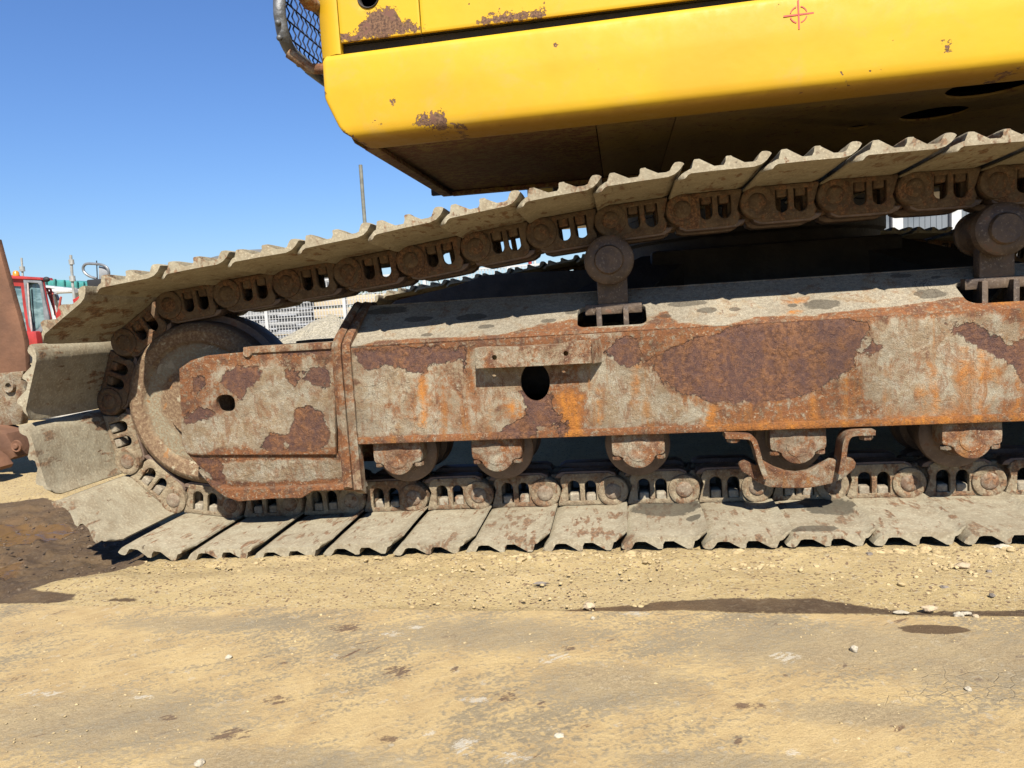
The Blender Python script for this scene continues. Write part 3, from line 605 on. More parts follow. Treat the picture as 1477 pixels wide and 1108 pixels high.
def side_frame(dy, near):
    st = .02 if near else .2
    def hole(cx, cz, rx, rz, n=28): return [(cx+rx*math.cos(2*math.pi*i/n), cz+rz*math.sin(2*math.pi*i/n)) for i in range(n)]
    # each face of the box beam is a plate of its own
    hx, hz = -.229, .397
    for sgn in (1, -1):
        yf = (lambda y: y+dy) if sgn == 1 else (lambda y: 2*YC-y+dy)
        me = plate([(BX0, .262), (BX1, .262), (BX1, .518), (BX0, .510)], [hole(hx, hz, .038, .050), hole(1.35, .39, .038, .05)], .016, .001, mid=0)
        if near and sgn == 1: me = cuts(me, .02)
        for v in me.vertices: v.co.y = yf(1.858+v.co.y)
        if sgn == -1: me.flip_normals()
        paint(me, beam_dark, beam_rust, beam_cream, beam_orange); obj('side_plate', me, M_beam, EXC)
        # sloping top plate with hand-hole slots by the carrier rollers
        L = math.hypot(.18, .108)
        def slot(xa, xb, ya, yb, r=.02):
            return arc(xb-r, yb-r, r, 0, 90, 5)+arc(xa+r, yb-r, r, 90, 180, 5)+arc(xa+r, ya+r, r, 180, 270, 5)+arc(xb-r, ya+r, r, 270, 360, 5)
        s0, s1 = slope_pt(833, 455), slope_pt(932, 452); b0 = slope_pt(880, 469); t0 = slope_pt(880, 441)
        f = lambda p: math.hypot(p[1]-1.854, p[2]-.515)
        s2 = slope_pt(1380, 415)
        hl = [slot(s0[0], s1[0], f(b0), f(t0)), slot(s2[0], s2[0]+.21, f(b0)+.004, f(t0)+.01, .025), slot(1.75, 1.93, f(b0), f(t0))]
        me = plate([(BX0, 0), (BX1, 0), (BX1, L), (BX0, L)], hl, .014, .001, mid=0)
        if near and sgn == 1: me = cuts(me, .02)
        a = math.atan2(.108, .18)
        for v in me.vertices:
            q, w = v.co.z, v.co.y; v.co = Vector((v.co.x, yf(1.854+q*math.cos(a)+(w+.007)*math.sin(a)), .515+q*math.sin(a)-(w+.007)*math.cos(a)))
        if sgn == -1: me.flip_normals()
        P = vco(me)
        band = [slope_pt(u, v)[:2] for u, v in [(500, 503), (545, 490), (640, 486), (720, 482), (800, 463), (835, 458), (850, 471), (930, 470), (955, 445), (975, 463), (1040, 470), (1090, 456), (1180, 452), (1240, 445), (1300, 440), (1380, 428), (1420, 432), (1700, 425), (1700, 470), (1477, 450), (500, 515)]]
        X_, Y_ = P[:, 0], (P[:, 1]-dy if sgn == 1 else 2*YC-(P[:, 1]-dy))
        d = sdf(X_, Y_, [band], .05)
        setattr_(me, 'dark', np.full(len(P), -.05)); setattr_(me, 'rust', np.clip(d/.012, -1, 1)*.24+.12*(d > 0)); setattr_(me, 'orange', sdf(X_, Y_, [[slope_pt(u, v)[:2] for u, v in [(1125, 432), (1165, 428), (1160, 452), (1120, 455)]], [slope_pt(u, v)[:2] for u, v in [(1430, 425), (1470, 415), (1477, 440), (1430, 440)]]], .05))
        obj('top_plate', me, M_slope, EXC)
        if near and sgn == 1:
            # plate-end flange along the foot of the side plate
            me = cuts(plate([(BX0-.004, .2515), (BX1, .2515), (BX1, .270), (BX0-.004, .270)], [], .026, .002, mid=1.854+dy), .03, 'x')
            paint(me, beam_dark, [(q, .35) for q, w in beam_rust]+[([(-2, .2), (4, .2), (4, .3), (-2, .3)], .17)], (), beam_orange); obj('bottom_flange', me, M_beam, EXC)
    obj('ridge_plate', bx(BX0, BX1, 2.028+dy, 2.092+dy, .606, .622, .003), M_slope_plain, EXC)
    obj('frame_floor', bx(BX0, BX1, 1.87+dy, 2.25+dy, .254, .262), M_fr, EXC)
    obj('end_plate', bx(BX0-.0, BX0+.012, 1.868+dy, 2.252+dy, .263, .50), M_fr, EXC)
    # recoil cylinder seen through the side hole
    bm = lathe([(0, 0), (.06, 0), (.06, .9), (0, .9)], 0, 0, 24)
    for v in bm.verts: v.co = Vector((-.75+v.co.y*1.2, YC+dy+v.co.x, .40+v.co.z))
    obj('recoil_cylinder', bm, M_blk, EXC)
M_slope_plain = rusty('ridge_mud', .55, .2, .2, mud=.4)
side_frame(0, True); side_frame(GAUGE, False)

# collar where the idler yoke meets the beam: two welded ribs, running up over the slope
M_weld = rusty('weld_rib', .40, .25, .5, big=14, bump=1.6)
def collar(dy):
    for sgn in (1, -1):
        yf = (lambda y: y+dy) if sgn == 1 else (lambda y: 2*YC-y+dy)
        pth = [(1.845, .128), (1.843, .26), (1.843, .40), (1.845, .50), (1.862, .532), (1.95, .585), (2.04, .632)]
        for nm, xa, xb, pr, zb in (('collar_rib', -.765, -.740, .016, .135), ('weld_seam', -.738, -.716, .006, .125)):
            bm = bmesh.new(); rows = []
            P = catmull([(y, max(z, zb)) for y, z in pth], 8)
            for j, (y, z) in enumerate(P):
                t = .006*mn.noise(Vector((xa*50, y*20, z*35)))
                ring = [bm.verts.new((xa-.002+t*.5, yf(y+.03), z-.02)), bm.verts.new((xa+t*.4, yf(y-pr*.6-t), z)), bm.verts.new(((xa+xb)/2, yf(y-pr-t), z+pr*.3)), bm.verts.new((xb+t*.5, yf(y-pr*.6-t), z)), bm.verts.new((xb, yf(y+.03), z-.02))]
                rows.append(ring)
            for A, B in zip(rows, rows[1:]):
                for i in range(4): bm.faces.new((A[i], A[i+1], B[i+1], B[i]))
            bm.faces.new(rows[0]); bmesh.ops.recalc_face_normals(bm, faces=bm.faces)
            obj(nm, bm, M_weld, EXC, smooth=50)
collar(0); collar(GAUGE)

obj('dark_fill', plate([tuple(np.array(at(u, v, 3.9))[[0, 2]]) for u, v in [(556, 452), (575, 434), (660, 413), (705, 397), (845, 390), (1000, 386), (1000, 440)]], [], .12, .004, mid=3.9), M_blk, EXC)  # added dark block standing in for the shaded gap under the far upper run

# ---------------------------------------------------------------- idler yoke and idler
box_dark = [Z3(p, 180, 440, k3) for p in (
    [(510, 350), (600, 328), (735, 345), (700, 410), (650, 450), (625, 520), (600, 500), (590, 478), (545, 470), (515, 410)], [(358, 385), (400, 372), (440, 390), (435, 450), (375, 462), (360, 430)], [(310, 482), (365, 455), (400, 470), (350, 486)],
    [(305, 600), (400, 540), (430, 548), (490, 580), (440, 610), (320, 640)], [(890, 610), (920, 560), (990, 540), (1060, 570), (1090, 650), (1085, 740), (1040, 780), (900, 775), (860, 720), (885, 660)],
    [(720, 720), (790, 690), (860, 700), (860, 775), (715, 775)], [(850, 345), (900, 350), (925, 370), (1000, 330), (1090, 320), (1095, 420), (1030, 450), (990, 420), (920, 380), (905, 430), (870, 400)],
    [(330, 815), (500, 815), (520, 970), (470, 970), (400, 880)], [(840, 215), (1100, 210), (1100, 260), (850, 265)])]
box_cream = [(Z3(p, 180, 440, k3), w) for p, w in (([(740, 340), (850, 340), (1095, 440), (1100, 740), (860, 690), (720, 700), (500, 760), (340, 800), (300, 640), (500, 600), (620, 530), (660, 450)], .26), ([(530, 850), (1160, 820), (1160, 930), (540, 960)], .18))]
box_rust = [(Z3(p, 180, 440, k3), w) for p, w in (([(270, 280), (650, 230), (1100, 200), (1100, 300), (740, 330), (480, 330), (430, 620), (280, 620)], .12), ([(330, 780), (1160, 780), (1160, 830), (330, 830)], .25), ([(460, 960), (1200, 940), (1200, 990), (940, 1030), (500, 1050)], .3), ([(1120, 200), (1220, 200), (1240, 960), (1150, 960)], .2))]
M_yoke = rusty('yoke_rust', .46, .10, .35, attrs=True, bump=1.4)
def yoke(dy, near):
    O = [tuple(np.array(at(u, v, 1.85))[[0, 2]]) for u, v in [(258, 532), (275, 520), (298, 513), (352, 508), (475, 502), (482, 503), (484, 656), (280, 657), (268, 654), (262, 640)]]
    hc = np.array(at(325, 582, 1.85))[[0, 2]]
    # the lower panel slopes inwards below the fold
    LO = [tuple(np.array(at(u, v, 1.862))[[0, 2]]) for u, v in [(268, 650), (484, 650), (512, 700), (450, 702), (320, 705), (300, 690)]]
    FL = [tuple(np.array(at(u, v, 1.852))[[0, 2]]) for u, v in [(286, 678), (304, 695), (330, 705), (430, 702), (520, 697), (523, 706), (452, 708), (436, 718), (395, 719), (345, 723), (325, 716), (306, 702)]]
    for sgn in (1, -1):
        yf = (lambda y: y+dy) if sgn == 1 else (lambda y: 2*YC-y+dy)
        def mk(nm, poly, holes, t, mid, bev, tilt=0., step=.02):
            me = plate(poly, holes, t, bev, mid=0)
            if near and sgn == 1: me = cuts(me, step)
            zt = max(p[1] for p in poly)
            for v in me.vertices: v.co.y = yf(mid+v.co.y+tilt*(zt-v.co.z))
            if sgn == -1: me.flip_normals()
            paint(me, box_dark, box_rust, box_cream); obj(nm, me, M_yoke, EXC)
        hol = [(hc[0]+.0275*math.copysign(abs(math.cos(a))**.75, math.cos(a)), hc[1]+.0235*math.copysign(abs(math.sin(a))**.75, math.sin(a))) for a in np.linspace(0, 2*math.pi, 25)[:-1]]
        mk('yoke_side_plate', O, [hol], .020, 1.860, .003)
        mk('yoke_lower_plate', LO, [], .012, 1.8615, .002, .16)
        mk('yoke_foot_flange', FL, [], .050, 1.872, .003)
        # top lip and closing web
        a, b = at(352, 504, 1.85), at(478, 498, 1.85)
        bm = bmesh.new(); box(bm, a[0], b[0], yf(1.844) if sgn == 1 else yf(1.95), yf(1.95) if sgn == 1 else yf(1.844), a[2]-.012, a[2]+.006, .003); obj('yoke_lip', bm, M_fr, EXC)
        bm = bmesh.new(); y0, y1 = sorted((yf(1.872), yf(1.945))); box(bm, -1.03, -.752, y0, y1, .150, .500, .004); box(bm, -1.20, -1.031, y0, y1, .165, .30, .004)
        obj('yoke_body', bm, M_fr, EXC)
        a = at(358, 510, 1.85); bm = lathe([(.0, 0), (.011, 0), (.013, .003), (.013, .02)], a[0], a[2]+.002, 16)
        for v in bm.verts: v.co.y = yf(1.843+v.co.y)
        bmesh.ops.recalc_face_normals(bm, faces=bm.faces); obj('weld_boss', bm, M_fr, EXC)
    ix, iz = -1.235, .366
    prof = [(0, 1.95), (.10, 1.95), (.105, 1.965), (.178, 1.968), (.188, 1.958), (.215, 1.952), (.226, 1.957), (.238, 1.972), (.243, 1.985), (.2435, 2.015), (.262, 2.022), (.264, 2.05)]
    prof = prof+[(r, 2*YC-y) for r, y in prof[::-1]]
    bm = lathe(prof, ix, iz, 96)
    for v in bm.verts: v.co.y += dy
    me = bpy.data.meshes.new('idler'); bm.to_mesh(me); bm.free(); me.materials.append(M_idler); me.materials.append(M_worn)
    for p in me.polygons:
        if math.hypot(p.center.x-ix, p.center.z-iz) > .232: p.material_index = 1
    obj('front_idler', me, None, EXC, smooth=30)
def idler_mat():
    k = NT('idler_rust', .85); v = k.co('Object'); mp = k.n('ShaderNodeMapping'); k.l(v, mp.inputs[0]); mp.inputs['Location'].default_value = (1.235, 0, -.366)
    x = k.sepz(mp.outputs[0], 'X'); z = k.sepz(mp.outputs[0], 'Z'); r = k.math('SQRT', k.math('ADD', k.math('MULTIPLY', x, x), k.math('MULTIPLY', z, z)))
    nm = k.noise(v, 20, 6, .6, .5); nf = k.noise(v, 120, 5, .7); rr = k.math('ADD', r, k.math('MULTIPLY', k.math('SUBTRACT', nm, .5), .07))
    col = k.mix(k.sm(nf, .4, .65), (.19, .115, .065), (.32, .22, .125)); col = k.mix(k.sm(nf, .58, .7), col, (.40, .32, .2))
    band = k.math('MULTIPLY', k.sm(rr, .115, .135), k.sm(rr, .185, .165)); col = k.mix(k.math('MULTIPLY', band, k.sm(nf, .62, .42)), col, (.34, .30, .20))
    col = k.mix(k.sm(k.math('ADD', nm, k.math('MULTIPLY', k.math('SUBTRACT', nf, .5), .4)), .60, .66), col, (.42, .36, .24)); col = k.mix(k.sm(nm, .33, .30), col, (.33, .17, .07))
    h = k.math('ADD', k.math('MULTIPLY', nf, .7), nm)
    return k.out(col, k.bump(h, .004), None, .25)
M_idler = idler_mat()
yoke(0, True); yoke(GAUGE, False)

# ---------------------------------------------------------------- ledge bracket on the side plate
def ledge():
    A = [tuple(np.array(at(u, v, 1.804))[[0, 2]]) for u, v in [(685, 502), (700, 500), (760, 500), (800, 497), (825, 492), (853, 490), (853, 524), (760, 529), (686, 532)]]
    h = [np.array(at(u, v, 1.804))[[0, 2]] for u, v in [(713, 516), (816, 510)]]
    hol = [[(c[0]+.0062*math.cos(a), c[1]+.0062*math.sin(a)) for a in np.linspace(0, 2*math.pi, 17)[:-1]] for c in h]
    me = cuts(plate(A, hol, .007, .0012, mid=1.8075), .02)
    me.materials.append(M_ledge)
    b = obj('ledge_bracket', me, M_ledge, EXC)
    bm = bmesh.new(); x0, x1 = A[0][0], A[5][0]
    box(bm, x0, x1-.0, 1.8115, 1.851, .486, .492, .001)
    obj('ledge_top', bm, M_ledge, b)
    for xx in (x0, x1-.007): obj('ledge_end', bx(xx, xx+.007, 1.8112, 1.851, .441, .4855, .001), M_ledge, b)
    e = plate([(x1, .440), (x1+.022, .440), (x1+.022, .497), (x1, .497)], [], .006, .001, mid=0)
    for v in e.vertices: t = (v.co.x-x1)/.022; v.co.y = 1.808+t*.041+v.co.y
    obj('ledge_flare', e, M_ledge, b)
M_ledge = rusty('ledge_rust', .42, .25, .3, big=16)
ledge()

# ---------------------------------------------------------------- bottom rollers
M_cap = rusty('roller_cap', .42, .22, .5, rnd=True, big=16, tan=(.27, .16, .095), bump=1.3); M_roll = worn('roller_shell', (.13, .085, .06), (.21, .14, .095))
RX = [-.616, -.344, .025, .416, .814, 1.19, 1.56, 1.90]
def roller(dy, near):
    z = .206
    prof = [(0, 1.925), (.052, 1.925), (.056, 1.945), (.078, 1.948), (.086, 1.954), (.087, 1.972), (.080, 1.980), (.079, 2.015), (.062, 2.02), (.060, 2.06)]
    prof += [(r, 2*YC-y) for r, y in prof[::-1]][1:]
    bm = lathe(prof, 0, 0, 40); ms = bpy.data.meshes.new('roller'); bm.to_mesh(ms); bm.free(); ms.materials.append(M_roll); fin(ms, 30)
    w, hh = .0665, .046
    O = [(-w, hh), (w, hh), (w+.001, .010), (w, -.004), (w-.004, -.010), (.047, -.013), (.040, -.018)]+arc(0, -.0, .0455, -28, -152, 12)+[(-.040, -.018), (-.047, -.013), (-w+.004, -.010), (-w, -.004), (-w-.001, .01)]
    mc = plate(O, [], .062, .004, mid=.031+1.862)
    bm = bmesh.new(); bm.from_mesh(mc); lathe([(.030, 1.866), (.0285, 1.8605), (.012, 1.859), (.008, 1.8615), (0, 1.8615)], 0, .002, 28, bm); bm.to_mesh(mc); bm.free(); mc.materials.append(M_cap); fin(mc, 40)
    bm = bmesh.new(); lathe([(0, 0), (.0125, 0), (.014, .002), (.014, .010), (0, .010)], 0, 0, 6, bm)
    for v in bm.verts: v.co = Vector((v.co.x, v.co.z*.9, -.011+v.co.y-.008))
    mb = bpy.data.meshes.new('cap_bolt'); bm.to_mesh(mb); bm.free(); mb.materials.append(M_cap); fin(mb, 40)
    for x in RX:
        o = put('track_roller', ms, EXC, (x, dy, z))
        for s in ((0, 1) if not near else (0,)):
            pass
        c = put('roller_end_cap', mc, EXC, (x, dy, z+random.uniform(-.001, .001)), random.uniform(-.01, .01))
        for s in (-1, 1):
            q = bpy.data.objects.new('bolt', mb); q.location = (s*(.054), 1.876, -.004); q.rotation_euler = (0, 0, random.random()); link(q, c)
roller(0, True); roller(GAUGE, False)

def guard():
    k = 240/1477
    Y = 1.838
    P = [tuple(np.array(at(1020+a*k, 590+b*k, Y))[[0, 2]]) for a, b in [(290, 512), (300, 490), (340, 468), (385, 478), (430, 500), (510, 470), (600, 522), (700, 556), (800, 568), (900, 552), (1000, 502), (1100, 452), (1180, 462), (1250, 442), (1310, 455), (1338, 490), (1330, 530), (1290, 570), (1230, 622), (1100, 672), (900, 706), (700, 708), (550, 698), (440, 650), (375, 600), (310, 560)]]
    me = cuts(plate(P, [], .024, .003, mid=0), .015)
    cx = (P[0][0]+P[14][0])/2
    for v in me.vertices: v.co.y += Y+.012+.10*(v.co.z-.13)*-1*.6+.7*(v.co.x-cx)**2
    g = obj('roller_guard', me, M_guard, EXC)
    for pts in ([(1046, 629), (1076, 630), (1086, 634), (1091, 646), (1097, 668), (1105, 690)], [(1262, 624), (1234, 625), (1224, 629), (1219, 640), (1216, 662), (1212, 684)]):
        Q = catmull([np.array(at(u, v, 1.82)) for u, v in pts], 5); bm = bmesh.new(); rows = []
        for i, p in enumerate(Q):
            d = np.array(Q[min(i+1, len(Q)-1)])-np.array(Q[max(i-1, 0)]); d = d/np.linalg.norm(d); n = np.array([-d[2], 0, d[0]])*.006
            rows.append([bm.verts.new((p[0]-n[0], 1.815, p[2]-n[2])), bm.verts.new((p[0]+n[0], 1.815, p[2]+n[2])), bm.verts.new((p[0]+n[0], 1.872, p[2]+n[2])), bm.verts.new((p[0]-n[0], 1.872, p[2]-n[2]))])
        for A, B in zip(rows, rows[1:]):
            for i in range(4): bm.faces.new((A[i], A[(i+1) % 4], B[(i+1) % 4], B[i]))
        bm.faces.new(rows[0]); bm.faces.new(rows[-1]); bmesh.ops.recalc_face_normals(bm, faces=bm.faces)
        a = obj('guard_arm', bm, M_guard, EXC)
        p = at(*((1058, 636) if pts[0][0] < 1100 else (1250, 632)), 1.83)
        bm = lathe([(0, 0), (.014, 0), (.016, .003), (.016, .011), (0, .011)], 0, 0, 6)
        for v in bm.verts: v.co = Vector((p[0]+v.co.x, 1.835+v.co.z, p[2]-.004+v.co.y))
        obj('bolt', bm, M_cap, a)
M_guard = rusty('guard_rust', .34, .25, .6, big=12, bump=1.3)
guard()

# ---------------------------------------------------------------- carrier rollers
M_carr = worn('carrier_rust', (.075, .048, .03), (.15, .10, .06))
def carrier(x, z, dy):
    g = lathe([(0, 1.896), (.034, 1.896), (.037, 1.900), (.038, 1.906), (.056, 1.908), (.063, 1.914), (.0645, 1.935), (.054, 1.945), (.053, 2.02), (.054, 2.03), (.058, 2.035), (.056, 2.05), (0, 2.05)], x, z, 40)
    for v in g.verts: v.co.y += dy
    o = obj('carrier_roller', g, M_carr, EXC)
    bm = bmesh.new(); box(bm, x-.035, x+.045, 1.955+dy, 1.99+dy, z-.115, z-.03, .004); obj('carrier_bracket', bm, M_carr, EXC)
    b = bm = bmesh.new(); box(bm, x-.07, x+.08, 1.95+dy, 2.04+dy, z-.140, z-.112, .004); obj('carrier_foot', bm, M_carr, EXC)
    for s in (-.040, .030): obj('carrier_leg', bx(x+s, x+s+.014, 1.93+dy, 1.98+dy, z-.36, z-.12, .002), M_carr, EXC)
for dy in (0, GAUGE):
    carrier(-.027, .697, dy); carrier(.905, .703, dy); carrier(1.75, .66, dy)

# ---------------------------------------------------------------- sprocket, centre frame
def sprocket(dy):
    O = []
    for i in range(42*4):
        a = 2*math.pi*i/(42*4); O.append((SPX+(.262+.026*math.cos(a*21))*math.cos(a), .376+(.262+.026*math.cos(a*21))*math.sin(a)))
    obj('drive_sprocket', plate(O, [], .06, .004, mid=YC+dy), M_fr, EXC)
    bm = lathe([(0, 1.84), (.13, 1.84), (.15, 1.86), (.16, 2.0), (.2, 2.01), (.2, 2.3), (0, 2.3)], SPX, .376, 48)
    for v in bm.verts: v.co.y += dy
    obj('final_drive', bm, M_blk, EXC)
sprocket(0); sprocket(GAUGE)
CXC, CYC = .53, YC+GAUGE/2
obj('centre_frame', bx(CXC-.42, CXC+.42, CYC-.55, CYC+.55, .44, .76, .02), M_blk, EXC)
for sx in (-1, 1):
    for sy in (-1, 1):
        bm = bmesh.new(); ya, yb = CYC+sy*.45, CYC+sy*(GAUGE/2-.19)
        A = [(CXC+sx*.25, ya, .45), (CXC+sx*.45, ya, .45), (CXC+sx*.45, ya, .75), (CXC+sx*.25, ya, .75)]; B = [(CXC+sx*.55, yb, .30), (CXC+sx*.85, yb, .30), (CXC+sx*.85, yb, .55), (CXC+sx*.55, yb, .55)]
        a = [bm.verts.new(p) for p in A]; b = [bm.verts.new(p) for p in B]
        for i in range(4): bm.faces.new((a[i], a[(i+1) % 4], b[(i+1) % 4], b[i]))
        bm.faces.new(a); bm.faces.new(b); bmesh.ops.recalc_face_normals(bm, faces=bm.faces); obj('frame_leg', bm, M_blk, EXC)
bm = lathe([(0, .75), (.50, .75), (.50, .80), (.52, .81), (.52, .90), (.49, .91), (.49, 1.06), (0, 1.06)], CXC, CYC, 64, axis='Z'); obj('swing_bearing', bm, M_blk, EXC)

# ---------------------------------------------------------------- upper structure
def yel_paint(me, dark, low_brown_z=None, Y=1.795):
    P = vco(me); setattr_(me, 'dark', sdf(P[:, 0], P[:, 2], dark, .05) if dark else np.full(len(P), -.05))
    setattr_(me, 'grime', np.clip((low_brown_z-P[:, 2])/.02, -1, 1) if low_brown_z else np.full(len(P), -1.)); return me
M_yel = yellow('yellow_paint')
XE = 3.1
def fy(x): return -.0225*(x+.706)          # the skirt stands a little skew to the track
def skirt():
    prof = [(1.91, 1.066), (1.91, 1.052), (1.90, 1.050), (1.86, 1.050), (1.830, 1.0505), (1.816, 1.052), (1.805, 1.0555), (1.797, 1.061), (1.7925, 1.070), (1.7912, 1.082), (1.7904, 1.11), (1.7897, 1.14), (1.7895, 1.150), (1.7896, 1.160), (1.7903, 1.175), (1.7918, 1.20), (1.7938, 1.225), (1.796, 1.234), (1.803, 1.240), (1.812, 1.243), (1.84, 1.244), (1.91, 1.244)]
    prof = [(y, z-.021*min(1, max(0, (1.15-z)/.09))) for y, z in prof]
    P2 = []
    for (a, b), (c, d) in zip(prof, prof[1:]):
        n = max(1, int(math.hypot(c-a, d-b)/.012)); P2 += [(a+(c-a)*i/n, b+(d-b)*i/n) for i in range(n)]
    P2.append(prof[-1]); bm = bmesh.new(); rows = []
    xs = [0, .003, .01]+list(np.arange(.03, 1.9, .012))+list(np.arange(1.95, XE+.706, .1))
    for s in xs:
        row = []
        for y, z in P2:
            xl = -.706 if z > 1.135 else -.706+.034*(1.135-z)/.080+max(0, 1.055-z)*1.0
            x = xl+s*(1 if s > .2 else 1)
            if s < .012 and z > 1.2: x += max(0, (z-1.225))*.6*(1-s/.012)
            row.append(bm.verts.new((x, y+fy(x)+(.004 if s == 0 else 0), z)))
        rows.append(row)
    for A, B in zip(rows, rows[1:]):
        for i in range(len(A)-1): bm.faces.new((A[i], B[i], B[i+1], A[i+1]))
    bm.faces.new(rows[0]); bmesh.ops.recalc_face_normals(bm, faces=bm.faces)
    me = bpy.data.meshes.new('skirt'); bm.to_mesh(me); bm.free()
    z3 = lambda pts: [tuple(np.array(at(350+a*.2708, b*.2708, 1.8))[[0, 2]]) for a, b in pts]
    zr = lambda pts: [tuple(np.array(at(1077+a*.2708, b*.2708, 1.77))[[0, 2]]) for a, b in pts]
    dk = [z3([(935, 660), (960, 610), (1000, 620), (1060, 600), (1095, 640), (1085, 690), (1030, 690), (950, 680)]), z3([(705, 665), (735, 660), (740, 685), (712, 685)]), z3([(1130, 680), (1185, 665), (1180, 685), (1140, 692)]), z3([(795, 548), (812, 548), (810, 562), (797, 560)]), z3([(425, 500), (437, 500), (437, 540), (428, 540)]),
          z3([(535, 705), (600, 740), (640, 765), (600, 760), (545, 725)]), zr([(1045, 245), (1068, 242), (1070, 262), (1052, 270)]), zr([(1380, 380), (1460, 370), (1455, 392), (1390, 395)])]
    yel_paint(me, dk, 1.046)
    o = obj('deck_skirt', me, M_yel, EXC, smooth=60)
    # red centre-of-gravity mark painted on the skirt
    c = at(1152, 21, 1.765); bm = bmesh.new(); cx, cz = c[0], c[2]; yy = 1.793+fy(cx)
    sy = lambda z: 1.7895+fy(cx)+max(0, (z-1.15))*.055-.0016
    def quadstrip(pts_in, pts_out):
        a = [bm.verts.new((cx+x, sy(cz+z)-.0002*(w), cz+z)) for w, (x, z) in [(0, p) for p in pts_in]]; b = [bm.verts.new((cx+x, sy(cz+z), cz+z)) for x, z in pts_out]
        for i in range(len(a)-1): bm.faces.new((a[i], a[i+1], b[i+1], b[i]))
    for q in range(4):
        a0 = 90*q+14; quadstrip([(.0165*math.cos(R(a0+t)), .0165*math.sin(R(a0+t))) for t in range(0, 63, 6)], [(.0188*math.cos(R(a0+t)), .0188*math.sin(R(a0+t))) for t in range(0, 63, 6)])
    quadstrip([(-.0016, -.032), (-.0016, 0), (-.0016, .032)], [(.0016, -.032), (.0016, 0), (.0016, .032)]); quadstrip([(-.032, -.0016), (0, -.0016), (.032, -.0016)], [(-.032, .0016), (0, .0016), (.032, .0016)])
    obj('balance_mark', bm, flat('red_mark', (.62, .05, .03), .6, 0, .2, 40), EXC, smooth=0, label='red crosshair circle painted on the yellow skirt')
    # drip nipple on the fold
    p = at(1240, 108, 1.775); bm = bmesh.new(); bmesh.ops.create_uvsphere(bm, u_segments=16, v_segments=8, radius=1, matrix=Matrix.Translation((p[0], 1.80+fy(p[0]), p[2]))@Matrix.Diagonal((.008, .0025, .004, 1)))
    m2 = bpy.data.meshes.new('n'); bm.to_mesh(m2); bm.free(); yel_paint(m2, []); obj('paint_blister', m2, M_yel, EXC)
skirt()
M_under = None
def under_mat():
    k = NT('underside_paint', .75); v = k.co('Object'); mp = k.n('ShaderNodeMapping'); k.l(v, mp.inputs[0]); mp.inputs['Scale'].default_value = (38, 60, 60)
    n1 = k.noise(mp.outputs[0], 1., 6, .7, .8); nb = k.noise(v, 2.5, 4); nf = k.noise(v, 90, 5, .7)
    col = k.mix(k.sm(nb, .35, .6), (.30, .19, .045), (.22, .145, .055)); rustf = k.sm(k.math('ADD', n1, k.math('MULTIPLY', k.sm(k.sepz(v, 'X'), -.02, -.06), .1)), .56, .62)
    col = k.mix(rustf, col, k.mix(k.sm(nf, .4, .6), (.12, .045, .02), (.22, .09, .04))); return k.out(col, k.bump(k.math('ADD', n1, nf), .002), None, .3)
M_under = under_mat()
def xy_plate(x0, x1, y0, y1, z, t, holes=()):
    me = plate([(x0, y0), (x1, y0), (x1, y1), (x0, y1)], holes, t, .0005)
    for v in me.vertices: v.co = Vector((v.co.x, v.co.z, z+v.co.y))
    me.flip_normals(); return me
def ell(cx, cy, rx, ry, n=28, p=1.): return [(cx+rx*math.copysign(abs(math.cos(a))**p, math.cos(a)), cy+ry*math.copysign(abs(math.sin(a))**p, math.sin(a))) for a in np.linspace(0, 2*math.pi, n+1)[:-1]]
def underside():
    z = 1.043
    A = lambda u, v: atz(u, v, z)
    s1 = A(860, 185)[0]; s2 = A(975, 170)[0]
    hs = []
    for u, v, ru, rv in [(915, 174, 26, 5), (1430, 125, 52, 14), (1347, 165, 40, 8), (1237, 184, 13, 2.5)]:
        a, b, c = A(u, v), A(u+ru, v), A(u, v+rv); hs.append((a[0], a[1], abs(b[0]-a[0]), abs(c[1]-a[1])))
    for x0, x1 in ((-.64, s1-.0015), (s1+.0015, s2-.0012), (s2+.0012, 1.6), (1.603, XE)):
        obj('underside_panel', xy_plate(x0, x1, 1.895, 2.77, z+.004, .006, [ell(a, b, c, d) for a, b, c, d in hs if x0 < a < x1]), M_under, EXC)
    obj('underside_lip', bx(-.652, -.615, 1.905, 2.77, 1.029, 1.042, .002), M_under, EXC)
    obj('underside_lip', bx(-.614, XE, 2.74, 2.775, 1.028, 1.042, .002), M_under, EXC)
    obj('deck_end_plate', bx(-.703, -.695, 1.815, 2.775, 1.14, 1.24, .002), M_yelp, EXC)
    m = bmesh.new(); v = [m.verts.new(p) for p in [(-.704, 1.83, 1.139), (-.704, 2.775, 1.139), (-.652, 2.775, 1.031), (-.652, 1.83, 1.031)]]; m.faces.new(v); ex = bmesh.ops.solidify(m, geom=m.faces[:], thickness=.004)
    obj('deck_end_plate', m, M_yelp, EXC)
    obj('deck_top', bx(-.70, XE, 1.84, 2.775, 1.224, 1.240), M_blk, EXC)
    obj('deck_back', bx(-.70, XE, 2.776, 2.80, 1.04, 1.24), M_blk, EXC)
    a = atz(797, 262, 1.02)
    obj('revolving_frame', bx(a[0]-.02, XE, 2.81, 3.75, 1.01, 1.30, .01), M_blk, EXC)
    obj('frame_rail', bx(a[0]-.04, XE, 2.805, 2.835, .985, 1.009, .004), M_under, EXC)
    obj('right_deck', bx(-.45, XE, 3.76, CYC*2-1.80, 1.06, 1.26, .02), M_yelp, EXC)
def yel_plain():
    k = NT('yellow_paint_plain', .45); v = k.co('Object'); n = k.noise(v, 20, 6, .7); f = k.sm(k.noise(v, 60, 4, .7), .66, .68)
    return k.out(k.mix(f, k.mix(k.sm(n, .3, .7), (.80, .46, .02), (.70, .38, .025)), (.14, .07, .04)))
M_yelp = yel_plain()
